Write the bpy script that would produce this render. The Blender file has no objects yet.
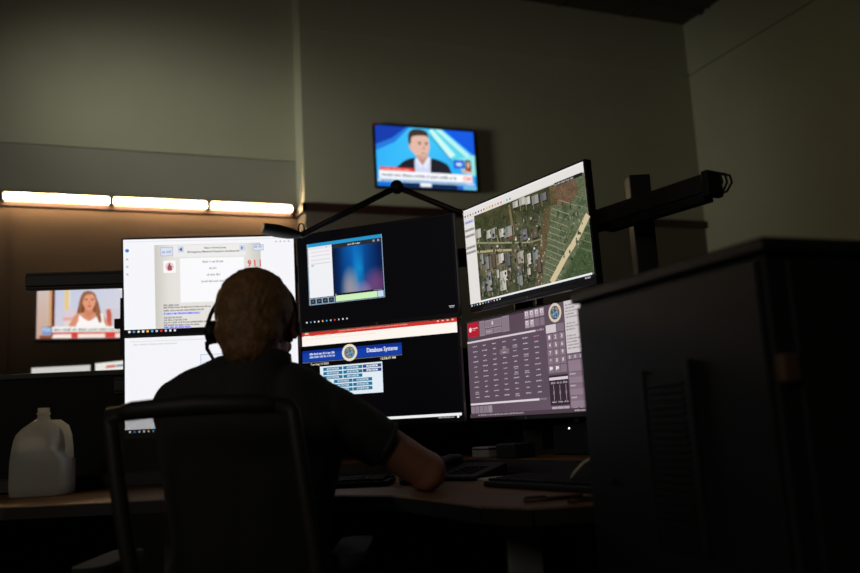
import bpy, bmesh, math, random
from mathutils import Vector, Matrix, noise

random.seed(7)
PI = math.pi
A = math.radians(22.322)                 # the camera looks this far to the right of the room's axis
C = bpy.context.scene.collection
RA = Matrix.Rotation(-A, 3, 'Z')
CAMZ = 0.93

def L(x, y, z=0.0):
    """a point given along the console's own axes (origin on the floor under the camera) -> room axes"""
    return RA @ Vector((x, y, z))

def s2l(c):
    return tuple(((v / 255) / 12.92 if v / 255 <= .04045 else ((v / 255 + .055) / 1.055) ** 2.4) for v in c)

# ------------------------------------------------------------------ materials
def mat(name, col, rough=.6, metal=0.0, var=.15, scale=30, bump=0.0, bscale=200, spec=.5, sheen=0):
    m = bpy.data.materials.new(name); m.use_nodes = True
    nt = m.node_tree; b = nt.nodes['Principled BSDF']
    lin = s2l(col)
    b.inputs['Roughness'].default_value = rough
    b.inputs['Metallic'].default_value = metal
    b.inputs['Specular IOR Level'].default_value = spec
    tc = nt.nodes.new('ShaderNodeTexCoord')
    n = nt.nodes.new('ShaderNodeTexNoise'); n.inputs['Scale'].default_value = scale; n.inputs['Detail'].default_value = 4
    r = nt.nodes.new('ShaderNodeValToRGB')
    r.color_ramp.elements[0].position = .3; r.color_ramp.elements[1].position = .7
    r.color_ramp.elements[0].color = tuple(c * (1 - var) for c in lin) + (1,)
    r.color_ramp.elements[1].color = tuple(min(1, c * (1 + var)) for c in lin) + (1,)
    nt.links.new(tc.outputs['Object'], n.inputs['Vector'])
    nt.links.new(n.outputs['Fac'], r.inputs['Fac'])
    nt.links.new(r.outputs['Color'], b.inputs['Base Color'])
    if bump:
        n2 = nt.nodes.new('ShaderNodeTexNoise'); n2.inputs['Scale'].default_value = bscale
        bp = nt.nodes.new('ShaderNodeBump'); bp.inputs['Strength'].default_value = bump
        bp.inputs['Distance'].default_value = .002
        nt.links.new(tc.outputs['Object'], n2.inputs['Vector'])
        nt.links.new(n2.outputs['Fac'], bp.inputs['Height'])
        nt.links.new(bp.outputs['Normal'], b.inputs['Normal'])
    return m

def emit_mat(name, col, strength):
    m = bpy.data.materials.new(name); m.use_nodes = True
    b = m.node_tree.nodes['Principled BSDF']
    b.inputs['Base Color'].default_value = (.6, .6, .6, 1)
    b.inputs['Emission Color'].default_value = s2l(col) + (1,)
    b.inputs['Emission Strength'].default_value = strength
    return m

def screen_mat(name, strength):
    m = bpy.data.materials.new(name); m.use_nodes = True
    nt = m.node_tree; b = nt.nodes['Principled BSDF']
    at = nt.nodes.new('ShaderNodeAttribute'); at.attribute_name = 'Col'
    b.inputs['Base Color'].default_value = (.004, .004, .005, 1)
    b.inputs['Roughness'].default_value = .45
    b.inputs['Specular IOR Level'].default_value = .08
    nt.links.new(at.outputs['Color'], b.inputs['Emission Color'])
    b.inputs['Emission Strength'].default_value = strength
    return m

def wood_mat(name, c1, c2):
    m = mat(name, c1, .6, spec=.2)
    nt = m.node_tree; b = nt.nodes['Principled BSDF']
    tc = nt.nodes.new('ShaderNodeTexCoord'); mp = nt.nodes.new('ShaderNodeMapping')
    mp.inputs['Scale'].default_value = (2, 14, 2)
    n = nt.nodes.new('ShaderNodeTexNoise'); n.inputs['Scale'].default_value = 6; n.inputs['Detail'].default_value = 8
    r = nt.nodes.new('ShaderNodeValToRGB')
    r.color_ramp.elements[0].position = .35; r.color_ramp.elements[1].position = .68
    r.color_ramp.elements[0].color = s2l(c1) + (1,); r.color_ramp.elements[1].color = s2l(c2) + (1,)
    nt.links.new(tc.outputs['Object'], mp.inputs['Vector']); nt.links.new(mp.outputs['Vector'], n.inputs['Vector'])
    nt.links.new(n.outputs['Fac'], r.inputs['Fac']); nt.links.new(r.outputs['Color'], b.inputs['Base Color'])
    return m

def mesh_fabric(name, col, opacity):
    m = bpy.data.materials.new(name); m.use_nodes = True
    nt = m.node_tree; b = nt.nodes['Principled BSDF']; out = nt.nodes['Material Output']
    b.inputs['Base Color'].default_value = s2l(col) + (1,); b.inputs['Roughness'].default_value = .8
    tr = nt.nodes.new('ShaderNodeBsdfTransparent'); mx = nt.nodes.new('ShaderNodeMixShader')
    tc = nt.nodes.new('ShaderNodeTexCoord')
    ws = []
    for d in ('X', 'Z'):
        w = nt.nodes.new('ShaderNodeTexWave'); w.bands_direction = d; w.inputs['Scale'].default_value = 190
        nt.links.new(tc.outputs['Object'], w.inputs['Vector']); ws.append(w)
    mn = nt.nodes.new('ShaderNodeMath'); mn.operation = 'MAXIMUM'
    nt.links.new(ws[0].outputs['Fac'], mn.inputs[0]); nt.links.new(ws[1].outputs['Fac'], mn.inputs[1])
    gt = nt.nodes.new('ShaderNodeMath'); gt.operation = 'GREATER_THAN'; gt.inputs[1].default_value = 1 - opacity * .5
    nt.links.new(mn.outputs[0], gt.inputs[0])
    nt.links.new(gt.outputs[0], mx.inputs[0])
    nt.links.new(tr.outputs[0], mx.inputs[1]); nt.links.new(b.outputs[0], mx.inputs[2])
    nt.links.new(mx.outputs[0], out.inputs['Surface'])
    return m

def translucent_mat(name, col, tcol, clear):
    m = bpy.data.materials.new(name); m.use_nodes = True
    nt = m.node_tree; b = nt.nodes['Principled BSDF']; out = nt.nodes['Material Output']
    b.inputs['Base Color'].default_value = s2l(col) + (1,); b.inputs['Roughness'].default_value = .35
    t = nt.nodes.new('ShaderNodeBsdfTranslucent'); t.inputs['Color'].default_value = s2l(tcol) + (1,)
    tr = nt.nodes.new('ShaderNodeBsdfTransparent')
    m1 = nt.nodes.new('ShaderNodeMixShader'); m1.inputs[0].default_value = .5
    m2 = nt.nodes.new('ShaderNodeMixShader')
    tc = nt.nodes.new('ShaderNodeTexCoord'); n = nt.nodes.new('ShaderNodeTexNoise'); n.inputs['Scale'].default_value = 8
    mr = nt.nodes.new('ShaderNodeMapRange'); mr.inputs['To Min'].default_value = clear * .85; mr.inputs['To Max'].default_value = min(1, clear * 1.15)
    nt.links.new(tc.outputs['Object'], n.inputs['Vector']); nt.links.new(n.outputs['Fac'], mr.inputs['Value'])
    nt.links.new(mr.outputs[0], m2.inputs[0])
    nt.links.new(b.outputs[0], m1.inputs[1]); nt.links.new(t.outputs[0], m1.inputs[2])
    nt.links.new(m1.outputs[0], m2.inputs[1]); nt.links.new(tr.outputs[0], m2.inputs[2])
    nt.links.new(m2.outputs[0], out.inputs['Surface'])
    return m

M = dict(
    wall=mat('wall_paint', (160, 159, 134), .85, var=.03, scale=3, bump=.15, bscale=120),
    wall_shade=mat('wall_shade_tone', (138, 136, 120), .88, var=.03, scale=3, bump=.15, bscale=120),  # wall colour darkened to paint in the shade below the shadow edge
    wall_side=mat('grey_wall_panel', (96, 88, 76), .9, var=.05, scale=5, bump=.2, bscale=300),
    wall_low=mat('wall_panel_fabric', (74, 57, 40), .9, var=.06, scale=5, bump=.2, bscale=300),
    rail=mat('stained_rail_wood', (50, 24, 18), .5, var=.2, scale=12),
    ceiling=mat('ceiling_tile', (78, 72, 60), .9, var=.08, scale=40),
    carpet=mat('carpet', (40, 38, 38), .95, var=.3, scale=150),
    black=mat('black_plastic', (23, 23, 24), .6, var=.1, spec=.3),
    bezel=mat('bezel_plastic', (20, 20, 22), .45, var=.05),
    matte=mat('matte_black_metal', (22, 21, 21), .55, metal=.0, var=.1),
    cab=mat('dark_laminate', (21, 21, 23), .55, var=.08, scale=20),
    cabtop=mat('dark_laminate_top', (22, 21, 22), .5, var=.08),
    vent=mat('vent_black', (16, 16, 17), .6),
    brass=mat('dull_brass', (112, 88, 66), .4, metal=.6),
    desk=wood_mat('desk_wood', (112, 78, 38), (130, 92, 50)),
    edge=mat('desk_edge_band', (24, 20, 18), .5),
    steel=mat('grey_steel', (110, 108, 104), .45, metal=.3),
    fabric=mat('partition_fabric', (24, 23, 25), .9, var=.2, scale=200),
    grey=mat('grey_plastic', (120, 118, 112), .5),
    key=mat('key_plastic', (25, 25, 27), .75, spec=.2),
    paper=mat('paper', (200, 195, 185), .8, var=.05),
    cable=mat('pale_cable', (190, 180, 150), .5),
    skin=mat('skin', (160, 108, 86), .55, var=.08, scale=25, bump=.1),
    hair=mat('brown_hair', (130, 94, 56), .6, var=.35, scale=60, bump=.8, bscale=350),
    shirt=mat('dark_shirt', (44, 44, 45), .85, var=.12, scale=60, bump=.25, bscale=500),
    trousers=mat('dark_trousers', (34, 34, 38), .85),
    shoe=mat('black_leather', (20, 18, 17), .4),
    chairf=mat('chair_plastic', (34, 32, 29), .6),
    chairs=mat('chair_seat_fabric', (30, 29, 28), .95, var=.2, scale=150),
    chairmesh=mesh_fabric('chair_mesh', (26, 24, 21), .62),
    eye=mat('eye_white', (225, 220, 212), .2, var=.02),
    iris=mat('iris_brown', (60, 40, 28), .2),
    lip=mat('lip', (165, 95, 85), .5),
    tube=emit_mat('fluorescent_tube', (255, 216, 168), 72.0),
    led=emit_mat('white_led', (255, 255, 255), 3.0),
    jug=translucent_mat('milk_jug_plastic', (250, 246, 232), (246, 242, 224), .20),
    water=translucent_mat('water_in_jug', (58, 62, 60), (50, 54, 52), .10),
    screen=screen_mat('lit_screen', 1.0),
    tvscreen=screen_mat('lit_television', 1.05),
)

# ------------------------------------------------------------------ mesh builder
class MB:
    def __init__(s): s.bm = bmesh.new()
    def _add(s, verts, faces, mi=0, smooth=False):
        vs = [s.bm.verts.new(v) for v in verts]
        for f in faces:
            try:
                fc = s.bm.faces.new([vs[i] for i in f]); fc.material_index = mi; fc.smooth = smooth
            except ValueError: pass
        return vs
    def box(s, x0, x1, y0, y1, z0, z1, mi=0, mx=None):
        v = [Vector(p) for p in ((x0,y0,z0),(x1,y0,z0),(x1,y1,z0),(x0,y1,z0),(x0,y0,z1),(x1,y0,z1),(x1,y1,z1),(x0,y1,z1))]
        if mx is not None: v = [mx @ p for p in v]
        s._add(v, ((3,2,1,0),(4,5,6,7),(0,1,5,4),(1,2,6,5),(2,3,7,6),(3,0,4,7)), mi); return s
    def beam(s, p0, p1, w, h, mi=0):
        p0 = Vector(p0); p1 = Vector(p1); d = (p1 - p0); ln = d.length; d.normalize()
        up = Vector((0,0,1)) if abs(d.z) < .95 else Vector((0,1,0))
        sd = d.cross(up).normalized(); up = sd.cross(d)
        v = []
        for q in (p0, p1):
            for a, b in ((-1,-1),(1,-1),(1,1),(-1,1)): v.append(q + sd*a*w/2 + up*b*h/2)
        s._add(v, ((0,3,2,1),(4,5,6,7),(0,1,5,4),(1,2,6,5),(2,3,7,6),(3,0,4,7)), mi); return s
    def loft(s, rings, cap=True, mi=0, smooth=True):
        n = len(rings[0]); vs = [[s.bm.verts.new(p) for p in r] for r in rings]
        for i in range(len(rings)-1):
            for k in range(n):
                f = s.bm.faces.new((vs[i][k], vs[i][(k+1)%n], vs[i+1][(k+1)%n], vs[i+1][k])); f.smooth = smooth; f.material_index = mi
        if cap:
            for r in (vs[0][::-1], vs[-1]):
                f = s.bm.faces.new(r); f.material_index = mi
        return s
    def tube(s, pts, r, n=10, mi=0, closed=False):
        pts = [Vector(p) for p in pts]; rings = []
        rr = r if isinstance(r, (list, tuple)) else [r]*len(pts)
        up = None
        for i, p in enumerate(pts):
            t = (pts[min(i+1, len(pts)-1)] - pts[max(i-1, 0)])
            t = t.normalized() if t.length > 1e-9 else Vector((0,0,1))
            if up is None: up = Vector((0,0,1)) if abs(t.z) < .9 else Vector((1,0,0))
            a = t.cross(up)
            if a.length < 1e-4: a = t.cross(Vector((1,.3,0)))
            a.normalize(); up = a.cross(t)
            rings.append([p + a*math.cos(k*2*PI/n)*rr[i] + up*math.sin(k*2*PI/n)*rr[i] for k in range(n)])
        return s.loft(rings, mi=mi)
    def lathe(s, prof, n=24, mi=0, mx=None):
        rings = []
        for r, z in prof:
            ring = [Vector((r*math.cos(k*2*PI/n), r*math.sin(k*2*PI/n), z)) for k in range(n)]
            rings.append([mx @ p for p in ring] if mx is not None else ring)
        return s.loft(rings, mi=mi)
    def prism(s, pts, z0, z1, mi=0, mx=None):
        n = len(pts)
        v = [Vector((x,y,z0)) for x,y in pts] + [Vector((x,y,z1)) for x,y in pts]
        if mx is not None: v = [mx @ p for p in v]
        s._add(v, [tuple(range(n))[::-1], tuple(range(n,2*n))] + [(i,(i+1)%n,n+(i+1)%n,n+i) for i in range(n)], mi); return s
    def ell(s, c, r, mi=0, seg=20, mx=None):
        c = Vector(c); rings = []
        for i in range(1, seg):
            t = PI*i/seg
            ring = [Vector((c.x+r[0]*math.sin(t)*math.cos(2*PI*k/seg), c.y+r[1]*math.sin(t)*math.sin(2*PI*k/seg), c.z-r[2]*math.cos(t))) for k in range(seg)]
            rings.append([mx @ p for p in ring] if mx is not None else ring)
        return s.loft(rings, mi=mi)
    def hull(s, pts):
        vs = [s.bm.verts.new(p) for p in pts]
        r = bmesh.ops.convex_hull(s.bm, input=vs)
        junk = [g for g in r['geom_interior'] if isinstance(g, bmesh.types.BMVert)]
        if junk: bmesh.ops.delete(s.bm, geom=junk, context='VERTS')
        return s
    def cap(s, p0, r0, p1, r1, flat=False):
        """a tapered limb from p0 to p1; flat cuts it square at p1"""
        p0 = Vector(p0); p1 = Vector(p1); pts = sph(p0, r0)
        if flat:
            d = (p1-p0).normalized(); a = d.orthogonal().normalized(); b = d.cross(a)
            pts += [p1 + (a*math.cos(k*PI/10)+b*math.sin(k*PI/10))*r1 for k in range(20)]
        else: pts += sph(p1, r1)
        return s.hull(pts)

def sph(c, r, n=10):
    out = [Vector(c)+Vector((0,0,r)), Vector(c)-Vector((0,0,r))]
    for i in range(1, n):
        t = PI*i/n
        for k in range(2*n):
            out.append(Vector(c)+Vector((math.sin(t)*math.cos(k*PI/n), math.sin(t)*math.sin(k*PI/n), math.cos(t)))*r)
    return out

def obj(name, mb, m, parent=None, bevel=0, seg=2, mx=None):
    me = bpy.data.meshes.new(name)
    bm = mb.bm
    if mx is not None: bmesh.ops.transform(bm, matrix=mx, verts=bm.verts)
    bmesh.ops.recalc_face_normals(bm, faces=bm.faces)
    bm.to_mesh(me); bm.free()
    for q in (m if isinstance(m, (list, tuple)) else [m]): me.materials.append(q)
    o = bpy.data.objects.new(name, me); C.objects.link(o)
    if parent is not None: o.parent = parent
    if bevel:
        b = o.modifiers.new('bevel', 'BEVEL'); b.width = bevel; b.segments = seg; b.limit_method = 'ANGLE'
    return o

def solid(name, mb, m, parent=None, voxel=.006, smooth=6, fn=None):
    """overlapping volumes melted into one continuous skin"""
    o = obj(name, mb, m, parent)
    r = o.modifiers.new('remesh', 'REMESH'); r.mode = 'VOXEL'; r.voxel_size = voxel; r.use_smooth_shade = True
    if smooth:
        s = o.modifiers.new('smooth', 'SMOOTH'); s.iterations = smooth; s.factor = .5
    dg = bpy.context.evaluated_depsgraph_get(); dg.update()
    me = bpy.data.meshes.new_from_object(o.evaluated_get(dg))
    o.modifiers.clear(); old = o.data; o.data = me; bpy.data.meshes.remove(old)
    if not me.materials: me.materials.append(m)
    if fn:
        for v in me.vertices: v.co = fn(v.co.copy(), v.normal.copy())
    for p in me.polygons: p.use_smooth = True
    return o

def tag(o, label, cat, group=None):
    o['label'] = label; o['category'] = cat
    if group: o['group'] = group
    return o

def thing(name, label, cat, loc, yaw=0.0, group=None, tilt=0.0):
    """an Empty at a thing's base; loc and yaw along the console's axes"""
    o = bpy.data.objects.new(name, None); C.objects.link(o); o.empty_display_size = .1
    o.location = L(*loc); o.rotation_euler = (tilt, 0, yaw - A)
    return tag(o, label, cat, group)

def rthing(name, label, cat, loc, rz=0.0, group=None):
    o = bpy.data.objects.new(name, None); C.objects.link(o); o.empty_display_size = .1
    o.location = loc; o.rotation_euler = (0, 0, rz)
    return tag(o, label, cat, group)

def struct(name, mb, m, label=None):
    o = obj(name, mb, m); o['kind'] = 'structure'
    if label: o['label'] = label; 
    return o

def copy_tree(o, parent=None):
    c = o.copy(); C.objects.link(c); c.parent = parent
    for ch in list(o.children): copy_tree(ch, c)
    return c

# ------------------------------------------------------------------ pictures shown on screens
class Canvas:
    """flat coloured shapes on a screen w x h metres; u right 0..1, v down 0..1"""
    STEP = 2e-5
    def __init__(s, w, h, base=(6, 6, 8)):
        s.w, s.h = w, h; s.V = []; s.F = []; s.K = []; s.l = 0; s.tf = lambda u, v: (u, v)
        s.rect(0, 0, 1, 1, base)
    def _v(s, u, v):
        u, v = s.tf(u, v)
        s.V.append(((u-.5)*s.w, -.0004 - s.l*s.STEP, (.5-v)*s.h)); return len(s.V)-1
    def up(s): s.l += 1
    def poly(s, pts, col, same=False):
        f = [s._v(*p) for p in pts]
        s.F.append(f); s.K.append(col if isinstance(col, list) else [col]*len(f))
        if not same: s.up()
    def rect(s, u0, v0, u1, v1, col, same=False):
        s.poly([(u0,v1),(u1,v1),(u1,v0),(u0,v0)], col, same)
    def frame(s, u0, v0, u1, v1, col, t=.004):
        tv = t*s.w/s.h
        for a in ((u0,v0,u1,v0+tv),(u0,v1-tv,u1,v1),(u0,v0,u0+t,v1),(u1-t,v0,u1,v1)): s.rect(*a, col, same=True)
        s.up()
    def ell(s, u, v, ru, rv, col, n=28, same=False):
        s.poly([(u+ru*math.cos(2*PI*k/n), v-rv*math.sin(2*PI*k/n)) for k in range(n)], col, same)
    def disc(s, u, v, ru, col, n=28): s.ell(u, v, ru, ru*s.w/s.h, col, n)
    def line(s, pts, t, col):
        for (u0,v0),(u1,v1) in zip(pts, pts[1:]):
            dx, dy = (u1-u0)*s.w, (v1-v0)*s.h; ln = math.hypot(dx, dy) or 1
            nu, nv = -dy/ln*t/2*1.0, dx/ln*t/2*s.w/s.h
            s.poly([(u0+nu,v0+nv),(u0-nu,v0-nv),(u1-nu,v1-nv),(u1+nu,v1+nv)], col, same=True)
        s.up()
    def blob(s, pts, col, n=6):
        """a closed smooth outline through pts"""
        out = []; m = len(pts)
        for i in range(m):
            p0, p1, p2, p3 = (pts[(i+k-1) % m] for k in range(4))
            for j in range(n):
                t = j/n
                out.append(tuple(.5*((2*b)+(-a+c)*t+(2*a-5*b+4*c-d)*t*t+(-a+3*b-3*c+d)*t**3) for a,b,c,d in zip(p0,p1,p2,p3)))
        s.poly(out, col)
    def grid(s, u0, v0, u1, v1, nx, ny, fn, flat=False):
        if flat:
            for i in range(nx):
                for j in range(ny):
                    a, b = u0+(u1-u0)*i/nx, u0+(u1-u0)*(i+1)/nx; c, d = v0+(v1-v0)*j/ny, v0+(v1-v0)*(j+1)/ny
                    s.rect(a, c, b, d, fn((i+.5)/nx, (j+.5)/ny), same=True)
        else:
            ids = [[s._v(u0+(u1-u0)*i/nx, v0+(v1-v0)*j/ny) for i in range(nx+1)] for j in range(ny+1)]
            for j in range(ny):
                for i in range(nx):
                    s.F.append([ids[j+1][i], ids[j+1][i+1], ids[j][i+1], ids[j][i]])
                    s.K.append([fn((i+a)/nx, (j+b)/ny) for a, b in ((0,1),(1,1),(1,0),(0,0))])
        s.up()
    def text(s, body, u0, v0, u1, v1, col, bold=.018):
        cu = bpy.data.curves.new('t', 'FONT'); cu.body = body; cu.resolution_u = 2; cu.offset = bold
        to = bpy.data.objects.new('t', cu); C.objects.link(to)
        dg = bpy.context.evaluated_depsgraph_get(); dg.update()
        me = bpy.data.meshes.new_from_object(to.evaluated_get(dg))
        xs = [v.co.x for v in me.vertices]; ys = [v.co.y for v in me.vertices]
        if xs:
            ax, bx, ay, by = min(xs), max(xs), min(ys), max(ys)
            ids = [s._v(u0+(u1-u0)*(v.co.x-ax)/(bx-ax), v1+(v0-v1)*(v.co.y-ay)/(by-ay)) for v in me.vertices]
            for p in me.polygons:
                s.F.append([ids[i] for i in p.vertices]); s.K.append([col]*len(p.vertices))
        bpy.data.objects.remove(to); bpy.data.curves.remove(cu); bpy.data.meshes.remove(me)
        s.up()
    def greek(s, u0, v0, u1, v1, col, words=6, seed=1):
        """a line of print too small to read"""
        r = random.Random(seed); u = u0; h = v1-v0; cw = h*s.h/s.w*.42
        left = int((u1-u0)/cw); wl = r.randint(2, 8)
        while u + cw < u1:
            if wl == 0: wl = r.randint(2, 8); u += cw*.9; continue
            tall = r.random()
            s.rect(u, v0 + (0 if tall > .6 else h*.28), u+cw*.55, v1, col, same=True)
            if r.random() > .4: s.rect(u+cw*.5, v0+h*(.3 if r.random() > .5 else .75), u+cw*.8, v0+h*(.5 if r.random()>.5 else 1), col, same=True)
            u += cw; wl -= 1
        s.up()
    def icons(s, u0, u1, v, du, cols, rw=.008, rh=.018):
        n = int(round((u1-u0)/du))
        for i in range(n+1):
            c = cols[i % len(cols)]; u = u0+du*i
            if i % 3 == 2: s.ell(u, v, rw*.8, rh*.8, c, 10, same=True)
            else: s.rect(u-rw*.7, v-rh*.7, u+rw*.7, v+rh*.7, c, same=True)
        s.up()
    def build(s, name, parent, m=None):
        me = bpy.data.meshes.new(name); me.from_pydata(s.V, [], s.F)
        ca = me.color_attributes.new('Col', 'FLOAT_COLOR', 'CORNER'); i = 0
        cache = {}
        for p, k in zip(me.polygons, s.K):
            for c in k:
                if c not in cache: cache[c] = s2l(c) + (1,)
                ca.data[i].color = cache[c]; i += 1
        me.materials.append(m or M['screen'])
        o = bpy.data.objects.new(name, me); C.objects.link(o); o.parent = parent
        return o

def mixc(a, b, t):
    t = max(0, min(1, t)); return tuple(x+(y-x)*t for x, y in zip(a, b))
def qc(c): return tuple(round(max(0, min(255, v))) for v in c)
TB = [(235,235,235), (90,150,200), (220,220,220), (240,240,240), (240,190,90), (80,170,220), (180,200,220), (210,60,50), (200,200,210), (225,225,225), (215,215,220)]
SW, SH = .509, .286

def seal(c, u, v, ru, ring=(238,228,205), field=(70,95,110)):
    c.disc(u, v, ru, ring); c.disc(u, v, ru*.93, mixc(ring, (200,180,140), .4)); c.disc(u, v, ru*.86, ring)
    c.disc(u, v, ru*.72, field)
    k = s_ = c.w/c.h
    r = random.Random(3)
    for i in range(40):
        a = r.random()*2*PI; d = ru*.6*math.sqrt(r.random())
        col = r.choice([(60,150,190),(40,70,110),(190,150,90),(150,90,60),(110,140,150),(80,60,60)])
        w = ru*.1
        c.rect(u+d*math.cos(a)-w, v+(d*math.sin(a)-w)*k, u+d*math.cos(a)+w, v+(d*math.sin(a)+w)*k, col)

def scr_document():
    c = Canvas(SW, SH, (8,9,12)); W = (246,246,250)
    c.rect(0, 0, 1, .955, W)
    c.tf = lambda u, v: (.178+(u-.185)*.962, v)
    c.grid(.185, .065, .832, .955, 16, 2, lambda a, b: qc(mixc((205,202,194), (230,227,222), min(1, min(a,1-a)*7))))
    c.rect(.30, .075, .74, .20, (238,237,236))
    for a in ((.222,.092,.295,.185),(.785,.085,.852,.15)):
        c.rect(*a, (222,228,240)); c.frame(*a, (150,175,225), .003); c.greek(a[0]+.008, a[3]-.06, a[1]*0+a[2]-.008, a[3]-.03, (140,160,205), seed=4)
    for u in (.345,.72):
        c.rect(u-.018, .085, u+.018, .15, (208,216,232))
    c.poly([(.333,.118),(.352,.14),(.352,.096)], (60,90,150)); c.poly([(.726,.118),(.712,.14),(.712,.096)], (110,130,180))
    c.text('State of New Jersey', .485, .098, .62, .122, (45,45,50))
    c.text('Emergency Medical Dispatch Guidecards', .385, .137, .70, .163, (40,40,45))
    c.rect(.335, .21, .73, .69, (250,250,252))
    c.frame(.335, .21, .73, .69, (228,226,222), .002)
    for i, (u0,u1,v) in enumerate(((.475,.605,.245),(.515,.565,.315),(.50,.585,.385),(.465,.64,.455))):
        c.greek(u0, v, u1, v+.022, (150,150,158), seed=20+i)
    c.text('9 1 1', .750, .25, .832, .325, (215,50,42), .03)
    c.rect(.238, .235, .312, .365, (250,250,250))
    c.disc(.275, .30, .026, (235,205,205)); c.blob([(.263,.335),(.268,.28),(.275,.262),(.283,.29),(.289,.335)], (190,80,90)); c.rect(.262,.295,.29,.308,(110,90,130))
    lines = [(.235,.33,.70,0),(.235,.52,.725,0),(.235,.48,.757,0),(.235,.455,.79,1),(.235,.345,.832,0),(.235,.375,.858,0),(.235,.56,.885,0),(.235,.455,.912,0),(.235,.395,.935,1)]
    for i, (u0,u1,v,b) in enumerate(lines):
        if b: c.rect(u0-.002, v-.004, u1+.002, v+.022, (212,212,250))
        c.greek(u0, v-.002, u1, v+.018, (70,70,225) if b else (105,103,100), seed=40+i)
    c.tf = lambda u, v: (u, v)
    c.disc(.022, .118, .011, (70,130,220))
    for v in (.2,.28,.36): c.rect(.015, v, .028, v+.02, (190,195,210))
    c.rect(0, .022, 1, .028, (226,228,234))
    for u in (.89,.915,.94,.965): c.rect(u, .05, u+.01, .066, (190,190,200), same=True)
    c.up()
    c.icons(.028, .30, .977, .026, TB, .009, .016)
    return c

def scr_blank():
    c = Canvas(SW, SH, (10,11,14)); c.rect(0, 0, 1, .945, (245,245,249))
    c.rect(.03, .035, 1, .043, (222,224,228)); c.greek(.05,.06,.3,.08,(205,207,214),seed=5)
    c.rect(.43, .20, .60, .31, (240,243,250)); c.frame(.43,.20,.60,.31,(150,175,215),.003)
    c.disc(.55,.275,.010,(236,190,185))
    c.icons(.028, .30, .968, .026, TB, .008, .015)
    return c

def scr_mediaplayer():
    c = Canvas(SW, SH, (7,7,10))
    u0,u1,v0,v1 = .062,.562,.10,.765; W, H = u1-u0, v1-v0
    P = lambda a, b: (u0+a*W, v0+b*H)
    def R(a,b,c2,d,col,**k): c.rect(*P(a,b), *P(c2,d), col, **k)
    R(0,0,1,1,(150,175,195)); R(.008,0,.992,.992,(28,30,36))
    R(.008,.0,.992,.055,(38,150,205))
    R(.012,.055,.335,.885,(240,241,245))
    R(.012,.055,.335,.10,(226,230,238)); R(.26,.06,.265,.10,(120,120,130))
    for b, col in ((.14,(235,205,210)),(.20,(228,205,212)),(.27,(212,214,222)),(.33,(205,207,216))): R(.05,b,.31,b+.012,col)
    R(.05,.35,.085,.375,(190,192,200))
    R(.012,.895,.345,.99,(160,185,205))
    for i in range(4): R(.02+i*.082,.905,.09+i*.082,.985,(34,44,58))
    for i in range(4): R(.043+i*.082,.93,.068+i*.082,.958,(90,105,120))
    R(.345,.055,.992,.125,(40,44,52)); c.greek(*P(.55,.075), *P(.72,.105), (205,210,215), seed=8)
    for a in (.88,.94): R(a,.072,a+.025,.105,(150,155,165))
    def img(a, b):
        col = mixc((8,32,84), (12,105,190), max(0, 1-abs(a-.45)*2.0)*(1-b*.3))
        col = mixc(col, (20,140,205), max(0,1-((a-.52)/.13)**2)*max(0,1-abs(b-.5)*1.7)*.9)
        col = mixc(col, (205,175,165), max(0, 1-((a-.33)/.22)**2 - ((b-.95)/.55)**2)*.72)
        col = mixc(col, (165,80,130), max(0, 1-((a-.86)/.30)**2 - ((b-.88)/.40)**2)*.62)
        col = mixc(col, (200,150,185), max(0, 1-((a-.58)/.22)**2 - ((b-1.05)/.30)**2)*.6)
        col = mixc(col, (10,14,40), max(0, .22-a)*3.0*(1-b*.3) + max(0,a-.85)*1.2*(1-b))
        return qc(col)
    c.grid(*P(.35,.125), *P(.985,.86), 40, 30, img)
    R(.345,.86,.992,.885,(24,26,30)); R(.36,.862,.37,.882,(210,210,210)); R(.86,.865,.97,.88,(120,125,130))
    R(.36,.89,.905,.985,(206,240,188)); R(.91,.89,.985,.985,(196,218,240))
    c.icons(.04, .30, .945, .027, TB, .006, .012)
    c.rect(.952, .925, .985, .933, (190,190,195)); c.rect(.955, .94, .982, .946, (170,170,175))
    return c

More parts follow.
